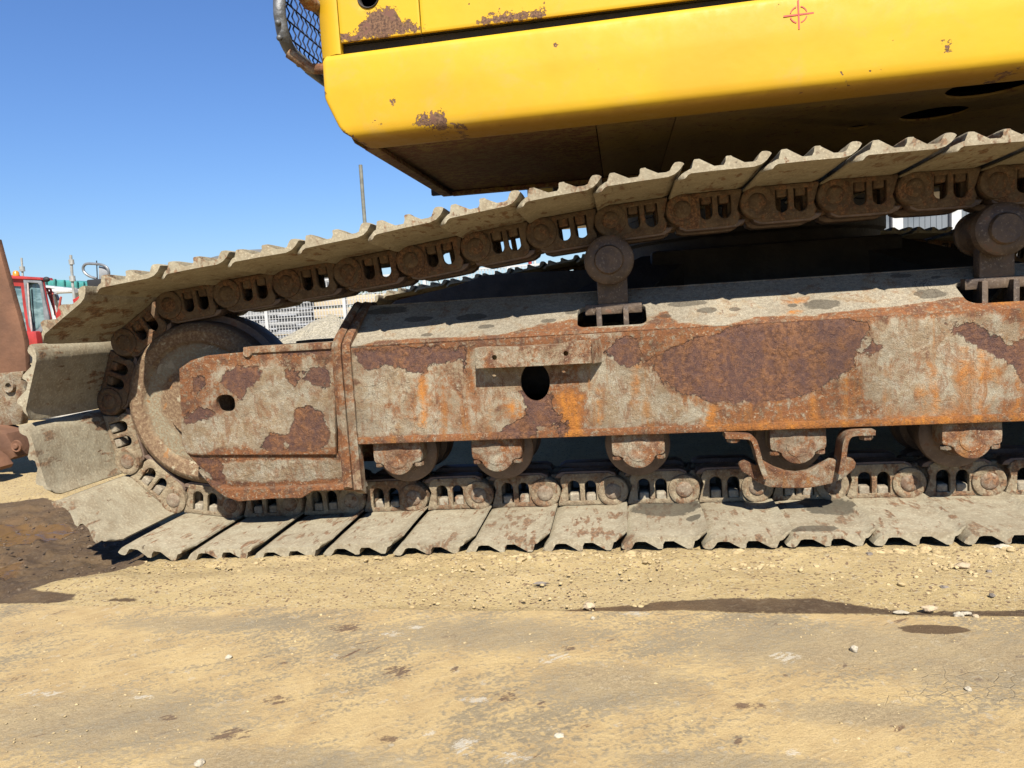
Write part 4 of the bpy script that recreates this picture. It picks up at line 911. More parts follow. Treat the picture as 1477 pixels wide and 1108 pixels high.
underside()

def boom():
    P = [(.35, 1.35), (-.2, 1.75), (-.9, 2.35), (-1.7, 3.1), (-2.6, 3.9), (-3.6, 4.3)]; H = [.25, .42, .5, .48, .4, .3]
    for y0, y1, nm in ((3.0, 3.42, 'boom'),):
        bm = bmesh.new(); rows = []
        for (x, z), h in zip(P, H):
            rows.append([bm.verts.new((x-h*.3, y0, z-h*.4)), bm.verts.new((x+h*.3, y0, z+h*.4)), bm.verts.new((x+h*.3, y1, z+h*.4)), bm.verts.new((x-h*.3, y1, z-h*.4))])
        for A, B in zip(rows, rows[1:]):
            for i in range(4): bm.faces.new((A[i], A[(i+1) % 4], B[(i+1) % 4], B[i]))
        bm.faces.new(rows[0]); bm.faces.new(rows[-1]); bmesh.ops.recalc_face_normals(bm, faces=bm.faces); obj(nm, bm, M_yelp, EXC, smooth=20)
    bm = tube([(-.35, 3.21, 1.30), (-1.0, 3.21, 1.95), (-1.7, 3.21, 2.75)], .07, 16); obj('boom_cylinder', bm, M_blk, EXC)
boom()
def cab():
    Y = 1.90
    z3 = lambda pts: [tuple(np.array(at(350+a*.2708, b*.2708, Y))[[0, 2]]) for a, b in pts]
    z5 = lambda pts: [tuple(np.array(at(460+a*.2031, b*.2031, Y))[[0, 2]]) for a, b in pts]
    dk = [z5([(140, 262), (255, 245), (265, 200), (330, 150), (350, 100), (400, 60), (440, 60), (460, 75), (490, 55), (540, 65), (565, 100), (560, 140), (600, 160), (650, 150), (700, 180), (745, 210), (500, 250), (140, 300)]),
          z5([(1115, 155), (1180, 125), (1250, 95), (1275, 110), (1310, 88), (1400, 95), (1477, 90), (1600, 60), (1600, 120), (1120, 175)])]
    x0 = z5([(128, 0)])[0][0]; seam = z5([(716, 100)])[0][0]
    hc = at(531, -5, Y); hole = [(hc[0]+.026*math.cos(a), hc[2]+.026*math.sin(a)) for a in np.linspace(0, 2*math.pi, 25)[:-1]]
    for i, (a, b, hs) in enumerate(((x0, seam-.001, [hole]), (seam+.001, .62, []), (.623, XE, []))):
        me = cuts(plate([(a, 1.305), (b, 1.305), (b, 1.95), (a, 1.95)], hs, .012, .003, mid=Y+.006), .02 if i < 2 else .5, 'xz')
        me2 = yel_paint(me, dk); obj('cab_panel', me2, M_yel, EXC)
    obj('cab_lamp', lathe([(0, Y+.02), (.024, Y+.02), (.0255, Y+.0), (.029, Y-.004), (.031, Y+.001)], hc[0], hc[2], 28), M_blk, EXC)
    # rounded corner post
    bm = bmesh.new(); rows = []
    xl = at(460, 60, 1.93)[0]
    pf = [(x0-.002, Y+.001), (x0-.012, Y-.002), (x0-.03, Y+.004), (xl+.012, Y+.018), (xl, Y+.045), (xl+.002, Y+.10), (x0, Y+.10)]
    for z in list(np.arange(1.278, 1.96, .02)): rows.append([bm.verts.new((x, y, z)) for x, y in pf])
    for A, B in zip(rows, rows[1:]):
        for i in range(len(pf)): bm.faces.new((A[i], A[(i+1) % len(pf)], B[(i+1) % len(pf)], B[i]))
    bm.faces.new(rows[0]); bm.faces.new(rows[-1]); bmesh.ops.recalc_face_normals(bm, faces=bm.faces)
    me = bpy.data.meshes.new('post'); bm.to_mesh(me); bm.free(); yel_paint(me, []); obj('corner_post', me, M_yel, EXC, smooth=70)
    # sills and the dark slot between cab and deck
    obj('cab_sill', bx(x0-.005, XE, Y+.022, Y+.05, 1.285, 1.304, .002), M_blk, EXC)
    obj('cab_floor', bx(x0-.02, XE, Y+.03, 2.86, 1.262, 1.287, .002), M_blk, EXC)
    obj('cab_mount', bx(x0+.03, XE-.1, Y+.09, 2.80, 1.241, 1.261), M_blk, EXC)
    obj('cab_body', bx(x0, 1.0, Y+.02, 2.86, 1.306, 1.93), M_blk, EXC)
    obj('cab_window', bx(x0+.02, .98, Y+.012, 2.85, 1.952, 2.75, .01), flat('dark_glass', (.02, .03, .03), .08), EXC)
    for px_ in (x0, .2, .95): obj('cab_pillar', bx(px_, px_+.06, Y, 2.86, 1.951, 2.76, .01), M_yelp, EXC)
    obj('cab_roof', bx(x0-.02, 1.02, Y-.01, 2.88, 2.761, 2.84, .02), M_yelp, EXC)
    obj('engine_cover', bx(1.05, XE, Y+.02, CYC*2-1.85, 1.31, 2.15, .04), M_yelp, EXC)
    # mesh window guard in front of the cab
    X = -.852
    GT = flat('guard_tube', (.16, .165, .165), .55, .3, .4, 20, .002)
    near = [atx(u, v, X) for u, v in [(404, -330), (404, -150), (403, 0), (405, 30), (410, 55), (421, 76), (437, 90)]]
    P = [np.array(p) for p in near]; bt = np.array(P[-1]); P += [bt+np.array([0, .05, -.004]), bt+np.array([0, .12, -.006]), bt+np.array([0, .9, -.006])]
    g = obj('window_guard', tube(catmull(P, 5), .0165, 14), GT, EXC)
    zb = P[-1][2]; bm = bmesh.new()
    y0 = at(404, 0, 1.9)[1]; ya = P[2][1]; yb = ya+.95; zs = np.arange(zb+.045, 2.4, .046); ys = np.arange(ya+.018, yb, .030)
    WZ = zb+.003
    for i, y in enumerate(ys):
        lo_ = WZ+max(0, (.10-(y-ya)))*.55
        pts = [(X+.0025*(1 if j % 2 else -1), y+.0022*(1 if j % 2 else -1), lo_+(2.3-lo_)*j/60) for j in range(61)]; tube(pts, .0024, 5, bm)
    for z in zs: tube([(X, ya-.003, z), (X, yb, z)], .0026, 5, bm)
    o = obj('mesh_wires', bm, flat('wire_dark', (.02, .03, .07), .5), g); o['kind'] = 'stuff'
    # hinge arm between guard and corner post
    h = [atx(u, v, X+.09) for u, v in [(432, -12), (445, 4), (458, 10), (464, 20)]]
    obj('guard_bracket', tube([np.array(h[0])-np.array([.05, 0, -.02])]+[np.array(p) for p in h], [.016, .016, .018, .016, .010], 12), M_fr, EXC)
    q = atx(459, 98, -.78); obj('guard_stay', tube([(X, q[1]-.02, P[-3][2]), (X+.05, q[1]-.0, q[2]), (-.70, q[1]+.01, q[2]-.01)], .014, 12), M_fr, EXC)
    for u, v in ((398, 33), (400, 55), (428, 93)):
        p = atx(u+3, v, X); bm = bmesh.new(); bmesh.ops.create_icosphere(bm, subdivisions=2, radius=.008, matrix=Matrix.Translation(p)); obj('clamp_nut', bm, GT, g)
cab()

# ================================================================ THINGS AROUND IT
def blob(bm, c, r, seed, sub=2, sq=(1, 1, .7), amp=.35, M=None):
    g = bmesh.ops.create_icosphere(bm, subdivisions=sub, radius=1)['verts']
    for v in g:
        n = v.co.normalized(); d = 1+amp*mn.noise(n*1.3+Vector((seed*3.1, seed, 0)))+amp*.5*mn.noise(n*3.1+Vector((0, seed, seed*2.)))
        v.co = Vector((c[0]+n.x*d*r*sq[0], c[1]+n.y*d*r*sq[1], c[2]+n.z*d*r*sq[2]))
    return bm
def extrude_xz(pts, y0, y1, bev=.003):
    return plate(pts, [], abs(y1-y0), bev, mid=(y0+y1)/2)
def pxz(pts, Y): return [tuple(np.array(at(u, v, Y))[[0, 2]]) for u, v in pts]

# ---- rusty bucket lying to the left of the track
M_bk = flat('bucket_rust', (.20, .092, .046), .85, 0, .3, 6, .003); M_bk2 = rusty('bucket_crust', .55, .2, .2, big=14, bump=2.)
BK = empty('bucket', at(0, 640, 3.0), label='big rusty brown bucket with slanted side plate, at the left edge beside the track', cat='bucket')
def bkobj(nm, me, m, par=None, **k):
    o = obj(nm, me, m, None, **k); o.parent = par or BK
    if not par: o.matrix_parent_inverse = Matrix.Translation(BK.location).inverted()
    return o
for y, sx in ((3.0, 0), (3.5, -.75)):
    bkobj('side_plate', extrude_xz([(a_+sx, b_) for a_, b_ in pxz([(-5, 345), (8, 393), (27, 460), (35, 492), (38, 540), (-160, 560), (-170, 345)], 3.0)], y, y+.03, .004), M_bk)
    bkobj('wear_plate', extrude_xz([(a_+sx, b_) for a_, b_ in pxz([(37, 535), (33, 548), (39, 562), (36, 590), (32, 612), (-60, 618), (-170, 600), (-160, 552)], 3.0)], y-.012, y+.035, .005), M_bk2)
a = at(-168, 345, 3.0); b = at(-160, 610, 3.0); bkobj('cross_tube', tube([(a[0]+.25, 3.03, .5), (a[0]-.40, 3.5, .5)], .09, 20), M_bk)
c = at(15, 557, 2.985); bm = lathe([(.0, 2.995), (.014, 2.995), (.016, 2.972), (.028, 2.970), (.030, 2.99)], c[0], c[2], 20); bkobj('pin_boss', bm, M_bk2)
bkobj('tooth_shank', extrude_xz(pxz([(-80, 612), (5, 614), (26, 622), (37, 640), (39, 655), (30, 660), (14, 652), (6, 640), (-10, 640), (-80, 640)], 2.97), 2.90, 3.03, .008), M_bk)
c = at(22, 644, 2.89); bkobj('tooth_pin', lathe([(0, 2.885), (.010, 2.885), (.013, 2.888), (.014, 2.895), (.026, 2.893), (.028, 2.90)], c[0], c[2], 20), M_bk)
bkobj('tooth', extrude_xz(pxz([(-70, 640), (-6, 646), (10, 658), (18, 669), (16, 674), (-10, 676), (-70, 672)], 2.85), 2.76, 2.86, .008), M_bk)
# ---- pale steel bar
k_ = NT('white_bar', .7); v_ = k_.co('World'); n_ = k_.noise(v_, 22, 5, .7)
x0_, x1_ = at(57, 600, 3.2)[0], at(106, 600, 3.2)[0]
f_ = k_.math('MULTIPLY', k_.sm(k_.sepz(v_, 'X'), x0_-.01, x0_+.01), k_.sm(k_.sepz(v_, 'X'), x1_+.01, x1_-.01)); f_ = k_.math('MAXIMUM', k_.math('MULTIPLY', f_, k_.sm(n_, .42, .46)), k_.sm(n_, .66, .7))
M_wb = k_.out(k_.mix(f_, (.66, .62, .54), (.27, .11, .045)))
a = at(-70, 603, 3.9); b = at(157, 597, 3.9)
bm = bx(a[0], b[0], 3.86, 3.93, a[2]-.022, a[2]+.022, .006); o = obj('steel_bar', bm, M_wb); tag(o, 'white painted steel bar with a rusty patch, lying behind the curled track shoes', 'steel bar')
for v in o.data.vertices: v.co.z += (v.co.x-a[0])/(b[0]-a[0])*(b[2]-a[2])
bar_legs = bx(a[0]+.02, a[0]+.06, 3.87, 3.92, -.02, a[2]-.03, .003); obj('foot', bar_legs, M_wb, o); obj('foot', bx(b[0]-.1, b[0]-.06, 3.87, 3.92, -.02, b[2]-.028, .003), M_wb, o)

# ---- red crane truck far left
M_red = flat('red_paint', (.42, .035, .03), .5, 0, .3, 3); M_grey = flat('grey_trim', (.20, .21, .22), .6); M_blkr = flat('black_rubber', (.02, .02, .022), .7)
def glass_mat(name, c1, c2, sc=1.5):
    k = NT(name, .12); v = k.co('World', scale=(1, 1, 3)); k.l(.55, k.b.inputs['Specular IOR Level']); return k.out(k.mix(k.sm(k.noise(v, sc, 3), .4, .6), c1, c2))
M_cg = glass_mat('cab_glass', (.10, .17, .18), (.24, .36, .37), 2.2)
YR = 14.
TR = empty('crane_truck', (at(40, 490, YR)[0], YR, 0), label='red crane truck cab with amber beacon, seen above the curled track at far left', cat='truck')
def chl(root):
    def f(nm, me, m, par=None, **k):
        o = obj(nm, me, m, None, **k); o.parent = par or root
        if not par: o.matrix_parent_inverse = Matrix.Translation(root.location).inverted()
        return o
    return f
t_ = chl(TR)
def rect(u0, v0, u1, v1, Y, y0, y1, bev=.01):
    a = at(u0, v0, Y); b = at(u1, v1, Y); return bx(min(a[0], b[0]), max(a[0], b[0]), y0, y1, min(a[2], b[2]), max(a[2], b[2]), bev)
def quad(pts, Y, y0, y1, bev=.005, holes=()): return plate(pxz(pts, Y), [pxz(h, Y) for h in holes], y1-y0, bev, mid=(y0+y1)/2)
t_('cab_shell', quad([(-10, 399), (61, 402), (66, 430), (72, 458), (75, 482), (-10, 484)], YR, YR+.02, YR+.06, .004, [[(2, 412), (29, 413), (32, 440), (38, 478), (4, 477)], [(38, 406), (58, 408), (64, 440), (68, 470), (52, 480), (45, 478), (40, 440)]]), M_red)
t_('cab_glazing', quad([(-8, 403), (58, 405), (68, 470), (60, 480), (-8, 480)], YR, YR+.065, YR+.08, .002), M_cg)
d = t_('cab_door', quad([(35, 403), (61, 405), (66, 432), (72, 458), (73, 470), (62, 478), (50, 485), (43, 470), (39, 440)], YR, YR-.03, YR+.015, .006, [[(39.5, 410), (42, 407.5), (56, 408.5), (58.5, 412), (63, 440), (65, 462), (57, 474), (50, 479), (47, 472), (42, 440)]]), M_grey)

t_('cab_roof', quad([(-12, 395), (20, 398), (60, 400.5), (62, 404), (-12, 401)], YR, YR-.05, YR+.30, .01), M_red)
p = at(18, 398, YR); k_ = NT('amber_lens', .3); M_amb = k_.out((.75, .28, .02))
t_('beacon', lathe([(0, p[2]+.115), (.035, p[2]+.11), (.06, p[2]+.08), (.068, p[2]), (0, p[2])], p[0], YR+.1, 20, axis='Z'), M_amb)
t_('truck_body', rect(20, 480, 62, 498, YR, YR-.15, YR+1.6, .03), M_red); t_('chassis', rect(-40, 497, 330, 508, YR, YR, YR+1.6, .02), M_blkr)
t_('handrail', tube([at(u, v, YR-.06) for u, v in [(40, 408), (42, 440), (46, 478)]], .018, 8), flat('light_trim', (.55, .45, .42)))
p = at(67, 403, YR); bm = bmesh.new(); blob(bm, p, .07, 3, 2, (1.1, .8, .8), .15); t_('work_lamp', bm, M_blkr)
t_('boom', quad([(84, 432), (104, 421), (140, 412), (250, 395), (250, 425), (110, 452), (88, 448)], YR, YR+.4, YR+.8, .02), M_red)
for P in ([(68, 417), (76, 440), (82, 458)], [(73, 417), (80, 455)], [(62, 416), (73, 417), (76, 425)], [(88, 428), (84, 452)]): t_('boom_stay', tube([at(u, v, YR+.3) for u, v in P], .022, 8), flat('red_stay', (.55, .10, .07)))
t_('winch', quad([(70, 452), (78, 440), (90, 446), (92, 470), (70, 470)], YR, YR+.2, YR+.9, .02), M_red)
t_('hydraulic_pipes', tube(catmull([at(u, v, YR+.35) for u, v in [(70, 422), (80, 424), (84, 432), (88, 446)]], 4), .03, 8), M_grey)
for wx in (0, 90, 200): p = at(wx, 520, YR); bm = lathe([(0, YR-.05), (.2, YR-.05), (.24, YR-.02), (.46, YR), (.48, YR+.05), (.48, YR+.3), (0, YR+.3)], p[0], .46, 28); t_('wheel', bm, M_blkr)

# ---- masts
M_pole = flat('galvanised', (.42, .43, .40), .6, .2, .2)
def mast(name, pts, r, Y, label, cat, group=None, cl=()):
    a = at(*pts[0], Y); b = at(*pts[-1], Y); g = (b[0]+(b[0]-a[0])*.0, Y, -.02)
    bm = tube([a, b, g], r, 10); o = obj(name, bm, M_pole)
    tag(o, label, cat, group)
    for (u, v, rr) in cl:
        p = at(u, v, Y); bm = lathe([(0, p[2]-rr), (rr, p[2]-rr), (rr, p[2]+rr), (0, p[2]+rr)], p[0], Y, 10, axis='Z'); obj('clamp', bm, M_pole, o)
mast('scaffold_pole', [(102, 368), (105, 412)], .045, 22, 'tall grey pole with clamps behind the red truck, nearer the track', 'pole', 'thin poles on the skyline', ((103, 378, .08), (104.4, 402, .09)))
mast('scaffold_pole', [(31, 372), (33, 400)], .032, 22, 'thin grey pole rising just right of the amber beacon', 'pole', 'thin poles on the skyline', ((32, 388, .08),))
o_ = obj('lamp_post', tube([at(520, 238, 16), at(523, 280, 16), (at(526, 330, 16)[0], 16, -.02)], .042, 12), flat('post_grey', (.20, .20, .16), .6)); tag(o_, 'lone dark grey post standing against the blue sky above the track', 'post')

# ---- teal roof structure
M_teal = flat('teal_steel', (.06, .30, .27), .6, 0, .3, 1.5); M_white = flat('white_paint', (.62, .63, .62), .6, 0, .12)
YT = 26.
RF = empty('shed', (at(100, 420, YT)[0], YT, 0), label='low teal steel shed roof behind the red truck', cat='shed')
t_ = chl(RF)
t_('roof', quad([(40, 402), (66, 403), (130, 410), (190, 416), (190, 424), (130, 418), (64, 411), (40, 409)], YT, YT, YT+5, .02), M_teal)
t_('gutter', quad([(40, 411), (66, 412), (190, 425), (190, 428), (64, 415), (40, 413)], YT, YT-.1, YT+.1, .02), M_white)
for u in (67, 80, 93, 112, 121): t_('roof_rib', quad([(u, 401+(u-66)*.105), (u+2.2, 401.3+(u-66)*.105), (u+2.2, 410+(u-66)*.1), (u, 410+(u-66)*.1)], YT, YT-.12, YT-.02, .01), M_teal)
for u in (60, 95, 135, 180): a = at(u, 415, YT); t_('column', bx(a[0]-.1, a[0]+.1, YT+.5, YT+.7, -.02, a[2]), M_white)
t_('rear_wall', bx(at(50, 420, YT)[0], at(190, 420, YT)[0], YT+4.6, YT+4.8, -.02, at(80, 430, YT)[2]), flat('pale_cladding', (.45, .50, .55), .7))
t_('stored_beam', tube([at(66, 421, YT-1), at(110, 419, YT-1)], .10, 8), M_white)

# ---- grey warehouse roof peeping over the top run
YW = 40.
WH = empty('warehouse', (at(330, 400, YW)[0], YW, 0), label='distant low dark grey roofed warehouse peeping over the upper track run', cat='warehouse')
t_ = chl(WH)
t_('roof', quad([(275, 388), (305, 371), (345, 361), (420, 357), (420, 374), (275, 398)], YW, YW, YW+8, .05), flat('slate_roof', (.13, .135, .14), .7, 0, .2, .6))
a = at(262, 392, YW); b = at(420, 365, YW); t_('wall', bx(a[0]+.2, b[0], YW+.3, YW+7.8, -.02, a[2]-.3), flat('warehouse_wall', (.32, .33, .33), .8))

# ---- looped tube guard on a black housing
YG = 5.2
GD = empty('machine_guard', (at(138, 470, YG)[0], YG, 0), label='bent grey tube loop with plate on a black box, over the front of the track', cat='tube guard')
t_ = chl(GD); M_tube = flat('grey_tube', (.33, .34, .34), .35, .5, .25, 20)
t_('tube_loop', tube(catmull([at(u, v, YG) for u, v in [(140, 402), (130, 399), (122, 393), (120, 386), (124, 381), (133, 380.5), (146, 382), (154, 386), (157, 393), (156, 402)]], 5), .0105, 10), M_tube)
t_('guard_plate', quad([(141, 384), (151, 386), (155, 392), (154, 406), (141, 405)], YG, YG+.01, YG+.02, .002), flat('plate_grey', (.36, .37, .37), .5))
t_('aerial', tube([at(139.3, 376, YG), at(140.5, 404, YG)], .004, 6), M_blkr)
bm = rect(131, 404, 170, 416, YG, YG-.05, YG+.12); t_('housing', bm, M_blkr); a = at(150, 416, YG); t_('stand', bx(a[0]-.04, a[0]+.04, YG-.02, YG+.06, -.02, a[2]), M_blkr)

# ---- white mesh fence
YF = 11.
M_fw = flat('fence_white', (.60, .61, .60), .5, 0, .05)
M_wire = M_fw
FZ = 1.22
us = [-11.6, -9.6, -7.6, at(385, 460, YF)[0]]
us = [at(385, 460, YF)[0]+i*1.32 for i in range(-1, 13)]
FN = empty('mesh_fence', (us[0], YF, 0), label='long white wire mesh fence running behind the gravel heap and the track', cat='fence'); t_ = chl(FN)
for j in range(0, len(us)-1):
    x0, x1 = us[j], us[j+1]
    t_('fence_post', bx(x0-.025, x0+.025, YF-.03, YF+.03, -.02, FZ+.05, .004), M_fw)
    bm = bmesh.new(); x = x0+.05
    while x < x1-.01: box(bm, x-.0042, x+.0042, YF-.005, YF+.005, .05, FZ); x += .05
    w = t_('vertical_wires', bm, M_wire); w['kind'] = 'stuff'
    bm = bmesh.new(); z = .08
    while z < FZ: box(bm, x0, x1, YF-.0095, YF-.0055, z-.0035, z+.0035); z += .075
    w = t_('horizontal_wires', bm, M_wire); w['kind'] = 'stuff'
    t_('top_rail', bx(x0+.026, x1-.026, YF-.014, YF+.014, FZ+.001, FZ+.03), M_fw)

# ---- goods stored behind the fence
YS = 13.5
M_crate = flat('crate_dark', (.06, .065, .07), .7, 0, .4, 3); M_ply = flat('pale_boards', (.58, .48, .32), .8, 0, .12, 1.5)
n_c = 0
for row, (v0, v1) in enumerate(((497, 482), (481, 467), (466, 452), (451, 437))):
    for i, (u0, u1) in enumerate(((346, 372), (374, 399), (401, 426), (428, 449))):
        if row == 3 and i < 1: continue
        dv = .0628*(400-(u0+u1)/2)
        a = at(u0, v0+dv, YS); b = at(u1, v1+dv, YS)
        ct = empty('crate', ((a[0]+b[0])/2, YS, a[2]), label='dark slatted crate, %s of its stack, %s stack behind the white fence' % (('bottom', 'second up', 'third up', 'topmost')[row], ('leftmost', 'second from left', 'third from left', 'rightmost')[i]), cat='crate', group='dark crates stacked behind the fence')
        t_ = chl(ct); h = (b[2]-a[2])
        t_('crate_box', bx(a[0]+.01, b[0]-.01, YS+.03, YS+.5, a[2]+.01, b[2]-.02), M_crate)
        for q in range(3): t_('slat', bx(a[0], b[0], YS, YS+.026, a[2]+h*(.1+.3*q), a[2]+h*(.28+.3*q)), M_crate if (i+q+row) % 3 else flat('crate_grey_%d%d%d' % (i, q, row), (.35, .37, .40), .6))
PS = empty('board_stack', (at(520, 480, YS)[0], YS, 0), label='tall stack of pale cream boards behind the fence', cat='board stack'); t_ = chl(PS)
for i, (u0, u1) in enumerate(((452, 497), (499, 545), (547, 592))):
    for q in range(4):
        dv = .0628*(500-(u0+u1)/2); a = at(u0, 492-q*17+dv, YS); b = at(u1, 476-q*17+dv, YS); t_('board_bundle', bx(a[0], b[0], YS+.05, YS+.9, a[2], b[2], .005), M_ply)
a = at(594, 470, YS); b = at(700, 408, YS)
CAR = empty('parked_van', (a[0], YS+2, 0), label='white van roof showing over the far track behind the fence', cat='van'); t_ = chl(CAR)
t_('body', bx(a[0], a[0]+2.6, YS+2, YS+3.6, .35, 1.25, .08, seg=3), M_white); t_('windows', bx(a[0]+.2, a[0]+2.3, YS+1.985, YS+2.0, .85, 1.1, .003), M_cg)
for xx in (.5, 2.1): bm = lathe([(0, YS+1.97), (.2, YS+1.97), (.3, YS+1.98), (.32, YS+2.2), (0, YS+2.2)], a[0]+xx, .32, 20); t_('wheel', bm, M_blkr)
# a clipped hedge behind it
bm = bmesh.new(); a = at(600, 430, 17); rr = random.Random(5)
for i in range(2600):
    x = a[0]-2.5+rr.random()*5.2; z = rr.random()*(1.35+.25*mn.noise(Vector((x*1.3, 0, 0)))); y = 17+rr.random()*.8; s = .03+.04*rr.random()
    d = [Vector((rr.uniform(-1, 1), rr.uniform(-1, 1), rr.uniform(-1, 1))).normalized()*s for _ in range(2)]; c = Vector((x, y, z))
    bm.faces.new([bm.verts.new(c+d[0]), bm.verts.new(c+d[1]), bm.verts.new(c-d[0]*.6-d[1]*.4)])
o = obj('hedge', bm, flat('hedge_leaf', (.06, .10, .03), .7, 0, .5, 8)); tag(o, 'low green hedge behind the fence and the white van', 'hedge')
# red and white striped barrier poles
o = obj('marker_pole', tube([at(764, 372, 20), (at(765, 380, 20)[0], 20, -.02)], .05, 8), M_red); tag(o, 'red marker pole against the sky behind the fence', 'pole')
o = obj('marker_pole', tube([at(771, 371, 20), (at(772, 380, 20)[0], 20, -.02)], .04, 8), M_white); tag(o, 'white marker pole just right of the red one', 'pole')

# ---- gravel heap
bm = bmesh.new(); c = at(478, 500, 7.6); n = 70
gh = lambda x, y: max(0, 1-math.hypot(x/1.28, y/1.2))**.85*.69
vs_ = {}
for i in range(n+1):
    for j in range(n+1):
        x = -1.4+2.8*i/n; y = -1.4+2.8*j/n; h = gh(x+.08*mn.noise(Vector((x*2, y*2, 1))), y); vs_[i, j] = bm.verts.new((c[0]+x, 7.6+y, -.03+h+(.035*mn.noise(Vector((x*9, y*9, 0)))+.02*mn.noise(Vector((x*25, y*25, 0))) if h > 0 else 0)))
for i in range(n):
    for j in range(n): bm.faces.new((vs_[i, j], vs_[i+1, j], vs_[i+1, j+1], vs_[i, j+1]))
k_ = NT('gravel', .95); v_ = k_.co('World'); cl_ = k_.sepz(k_.voro(v_, 55, 'F1', 'Color'), 'X'); nf_ = k_.noise(v_, 60, 5, .7)
M_grav = k_.out(k_.mix(cl_, (.50, .44, .31), (.74, .66, .48)), k_.bump(k_.math('ADD', nf_, k_.voro(v_, 55)), .03))
o = obj('gravel_heap', bm, M_grav, smooth=180); tag(o, 'pale gravel heap in front of the white fence', 'gravel heap')

# ---- white building with grey glass, right
YB = 18.
a = at(1263, 330, YB)
BD = empty('office_building', (a[0], YB, 0), label='white framed building with grey window wall, seen between track and carrier roller', cat='building'); t_ = chl(BD)
M_bg = glass_mat('window_grey', (.16, .18, .20), (.22, .24, .26), .5); H_ = 4.2
xr = at(1560, 330, YB)[0]
t_('wall', bx(a[0], xr, YB+.3, YB+6, -.02, H_), M_white); t_('roof', bx(a[0]-.1, xr+.1, YB-.1, YB+6.1, H_+.002, H_+.2), M_white)
cols = [(1263, 1266), (1287, 1302), (1372, 1386), (1450, 1464)]
for u0, u1 in cols: p0, p1 = at(u0, 330, YB)[0], at(u1, 330, YB)[0]; t_('mullion', bx(p0, p1, YB-.03, YB+.2, -.02, H_), M_white)
for (u0, u1), (u2, u3) in zip(cols, cols[1:]):
    p0, p1 = at(u1, 330, YB)[0], at(u2, 330, YB)[0]; w = t_('window', bx(p0+.002, p1-.002, YB+.1, YB+.13, 1.0, H_-.1), M_bg); t_('sill_panel', bx(p0+.002, p1-.002, YB+.08, YB+.2, -.02, .998), M_white)
    for q in range(int((p1-p0)/.12)): obj('blind', bx(p0+.03+q*.12, p0+.045+q*.12, YB+.085, YB+.098, 1.0, H_-.12), M_bg, w)

# ---- stones and scraps lying about, each its own thing
def stone(u, v, ru, z, mat, label, cat='stone', sq=(1, 1, .7), seed=1, name='stone', amp=.35):
    c = atz(u, v, z); r = abs(atz(u+ru, v, z)[0]-c[0]); bm = bmesh.new(); blob(bm, (0, 0, r*sq[2]*.55), r, seed, 3, sq, amp)
    o = obj(name, bm, mat, None, origin=(c[0], c[1], z), smooth=40); tag(o, label, cat); return o
M_wst = flat('stone_white', (.56, .49, .36), .85, 0, .15, 60, .002); M_gst = flat('stone_grey', (.24, .20, .16), .85, 0, .3, 60, .002); M_sst = flat('stone_sand', (.56, .43, .27), .9, 0, .15, 60, .002)
M_clod = flat('rag_brown', (.12, .075, .065), .9, 0, .4, 60, .003)
stone(1232, 940, 6.5, 0, M_wst, 'brightest white pebble, alone on the scuffed plate at right below the damp oval', sq=(.8, .8, 1.), seed=2)
stone(1397, 996, 5, 0, M_wst, 'small pale pebble on the cracked mud crust near the right edge')
stone(850, 877, 8, -.004, M_sst, 'sandy lump at the left tip of the long damp strip', sq=(1.1, .9, .7), seed=4)
stone(855, 893, 3.5, 0, M_wst, 'tiny white pebble just in front of the sandy lump at the damp strip', seed=5)
stone(1340, 880, 8, -.004, M_sst, 'rounded sandy stone on the far edge of the damp strip at right', sq=(1.3, .9, .6), seed=6)
stone(1382, 889, 6, -.003, M_wst, 'cluster stone, pale, nearest the plate in the damp strip at right', sq=(1.2, .9, .7), seed=7)
stone(1394, 886, 5, -.003, M_wst, 'narrow pale stone touching the cluster in the damp strip', sq=(1.5, .8, .5), seed=8)
stone(1407, 891, 5, -.002, M_sst, 'rightmost sandy stone at the edge of the damp strip', seed=9)
stone(1300, 884, 7, -.004, M_wst, 'flat pale flake lying in the damp strip left of the cluster', sq=(1.5, .7, .3), seed=10)
stone(330, 950, 4.5, 0, M_wst, 'small white pebble on the plate at left', seed=11)
stone(806, 1064, 8, 0, M_wst, 'white pebble half buried near the bottom centre of the plate', sq=(1, .8, .5), seed=12)
stone(288, 1104, 7, 0, M_wst, 'pale pebble at the very bottom edge left of centre', seed=13)
stone(295, 853, 23, -.010, M_clod, 'flattened dark purplish scrap on the sand in front of the track', 'scrap', (1, .5, .14), 14, 'scrap', .8)
stone(1447, 791, 14, -.006, M_wst, 'broken white flake on the sand by the grousers at right edge', 'flake', (1, .5, .25), 15, 'flake', .7)
stone(1388, 818, 9, -.008, M_sst, 'sandy lump on open sand below the white flake', sq=(1.3, .8, .5), seed=16)
stone(1427, 826, 4, -.008, M_gst, 'dark grey chip right of the sandy lump', seed=17)
stone(1431, 860, 4, -.008, M_gst, 'dark grey chip closer to the damp strip at right', seed=18)
stone(1362, 848, 5, -.008, M_gst, 'grey chip with pale side on the sand at right', sq=(1.3, .8, .5), seed=19)
stone(1254, 803, 6, -.008, M_gst, 'grey pebble near the grousers below the roller guard', seed=20)
stone(780, 843, 8, -.010, M_gst, 'long dark splinter on the sand at centre', 'splinter', (1.3, .35, .3), 21, 'splinter', .5)
stone(504, 849, 8, -.010, M_gst, 'thin dark twig on the sand left of centre', 'twig', (1.1, 1.6, .2), 22, 'twig', .5)
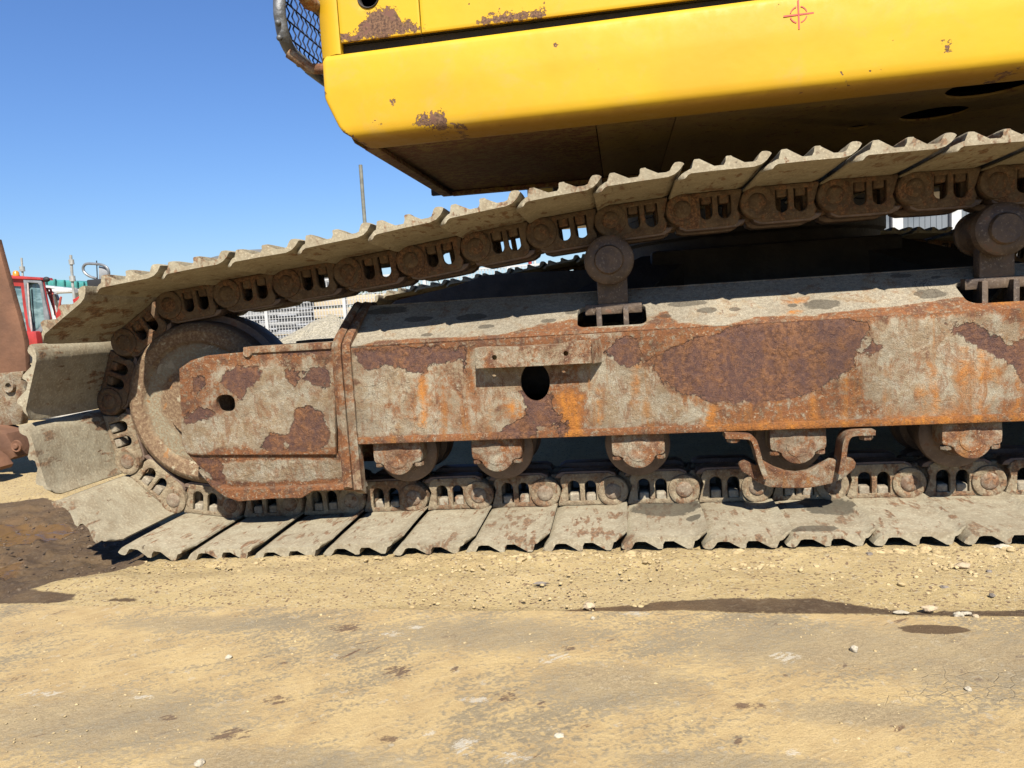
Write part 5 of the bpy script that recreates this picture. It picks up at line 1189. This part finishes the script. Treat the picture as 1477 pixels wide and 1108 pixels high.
# crumbs and clods nobody could count
bm = bmesh.new(); rr = random.Random(11)
def crumb(x, y, z, r):
    g = bmesh.ops.create_icosphere(bm, subdivisions=1, radius=1)['verts']; s = rr.random()*50; q = (rr.uniform(.8, 1.4), rr.uniform(.8, 1.2), rr.uniform(.5, .85))
    for v in g: n = v.co.copy(); d = r*(1+.5*mn.noise(n*1.7+Vector((s, s, 0)))); v.co = Vector((x+n.x*d*q[0], y+n.y*d*q[1], z+n.z*d*q[2]))
damp = []
for i in range(3600):
    t = rr.random()
    if t < .55: x = rr.uniform(-1.3, 1.3); y = 1.700-abs(rr.gauss(0, .026))*(1+.8*mn.noise(Vector((x*5, 0, 0)))); r = rr.choice((.0016, .002, .0028, .004, .006, .008))*rr.uniform(.6, 1.2)*(.75+.9*max(0, mn.noise(Vector((x*7, 3, 0))))); z = -.009-.020*min(1, max(0, (-.30-x)/.4))
    elif t < .60: x = rr.choice((-.42, -.62, -.9, .26, .62))+rr.gauss(0, .08); y = rr.gauss(1.60, .035); r = rr.uniform(.002, .007); z = -.008
    else: x = rr.uniform(-2.2, 1.3); y = rr.uniform(1.37, 2.3 if x < -1.5 else 1.68); r = rr.choice((.0012, .0018, .0018, .0026, .004))*rr.uniform(.7, 1.2); z = -.010
    if x < -1.2 and sdf(np.array([x]), np.array([y]), wet_polys[:1], .1)[0] > -.02: damp.append((x, y, z-.008, r)); continue
    crumb(x, y, z+r*.3, r)
for i in range(110):
    x = rr.choice((-.95, -.7, -.42, -.25, .05, .28, .5, .62, .85))+rr.gauss(0, .07); crumb(x, 1.695-abs(rr.gauss(0, .014)), -.006-.02*min(1, max(0, (-.30-x)/.4)), rr.uniform(.005, .012))
k_ = NT('crumb_sand', .95); v_ = k_.co('World'); n_ = k_.noise(v_, 60, 5, .7); cc_ = k_.noise(v_, 35, 2)
M_cr = k_.out(k_.mix(k_.sm(cc_, .35, .65), (.47, .345, .165), (.60, .46, .24)), k_.bump(n_, .003))
tag(obj('sand_crumbs', bm, M_cr, smooth=60), kind='stuff')
bm = bmesh.new()
for x, y, z, r in damp:
    crumb(x, y, z+r*.3, r*1.3)
tag(obj('damp_crumbs', bm, flat('damp_crumb', (.14, .095, .055), .8, 0, .4, 40), smooth=60), kind='stuff')
bm = bmesh.new()
for i in range(1500):
    x = rr.uniform(-2.2, 1.2); y = rr.uniform(.78, 1.33); crumb(x, y, .0005, rr.choice((.0007, .001, .001, .0016, .0024))*rr.uniform(.7, 1.2))
tag(obj('plate_grit', bm, M_cr, smooth=60), kind='stuff')
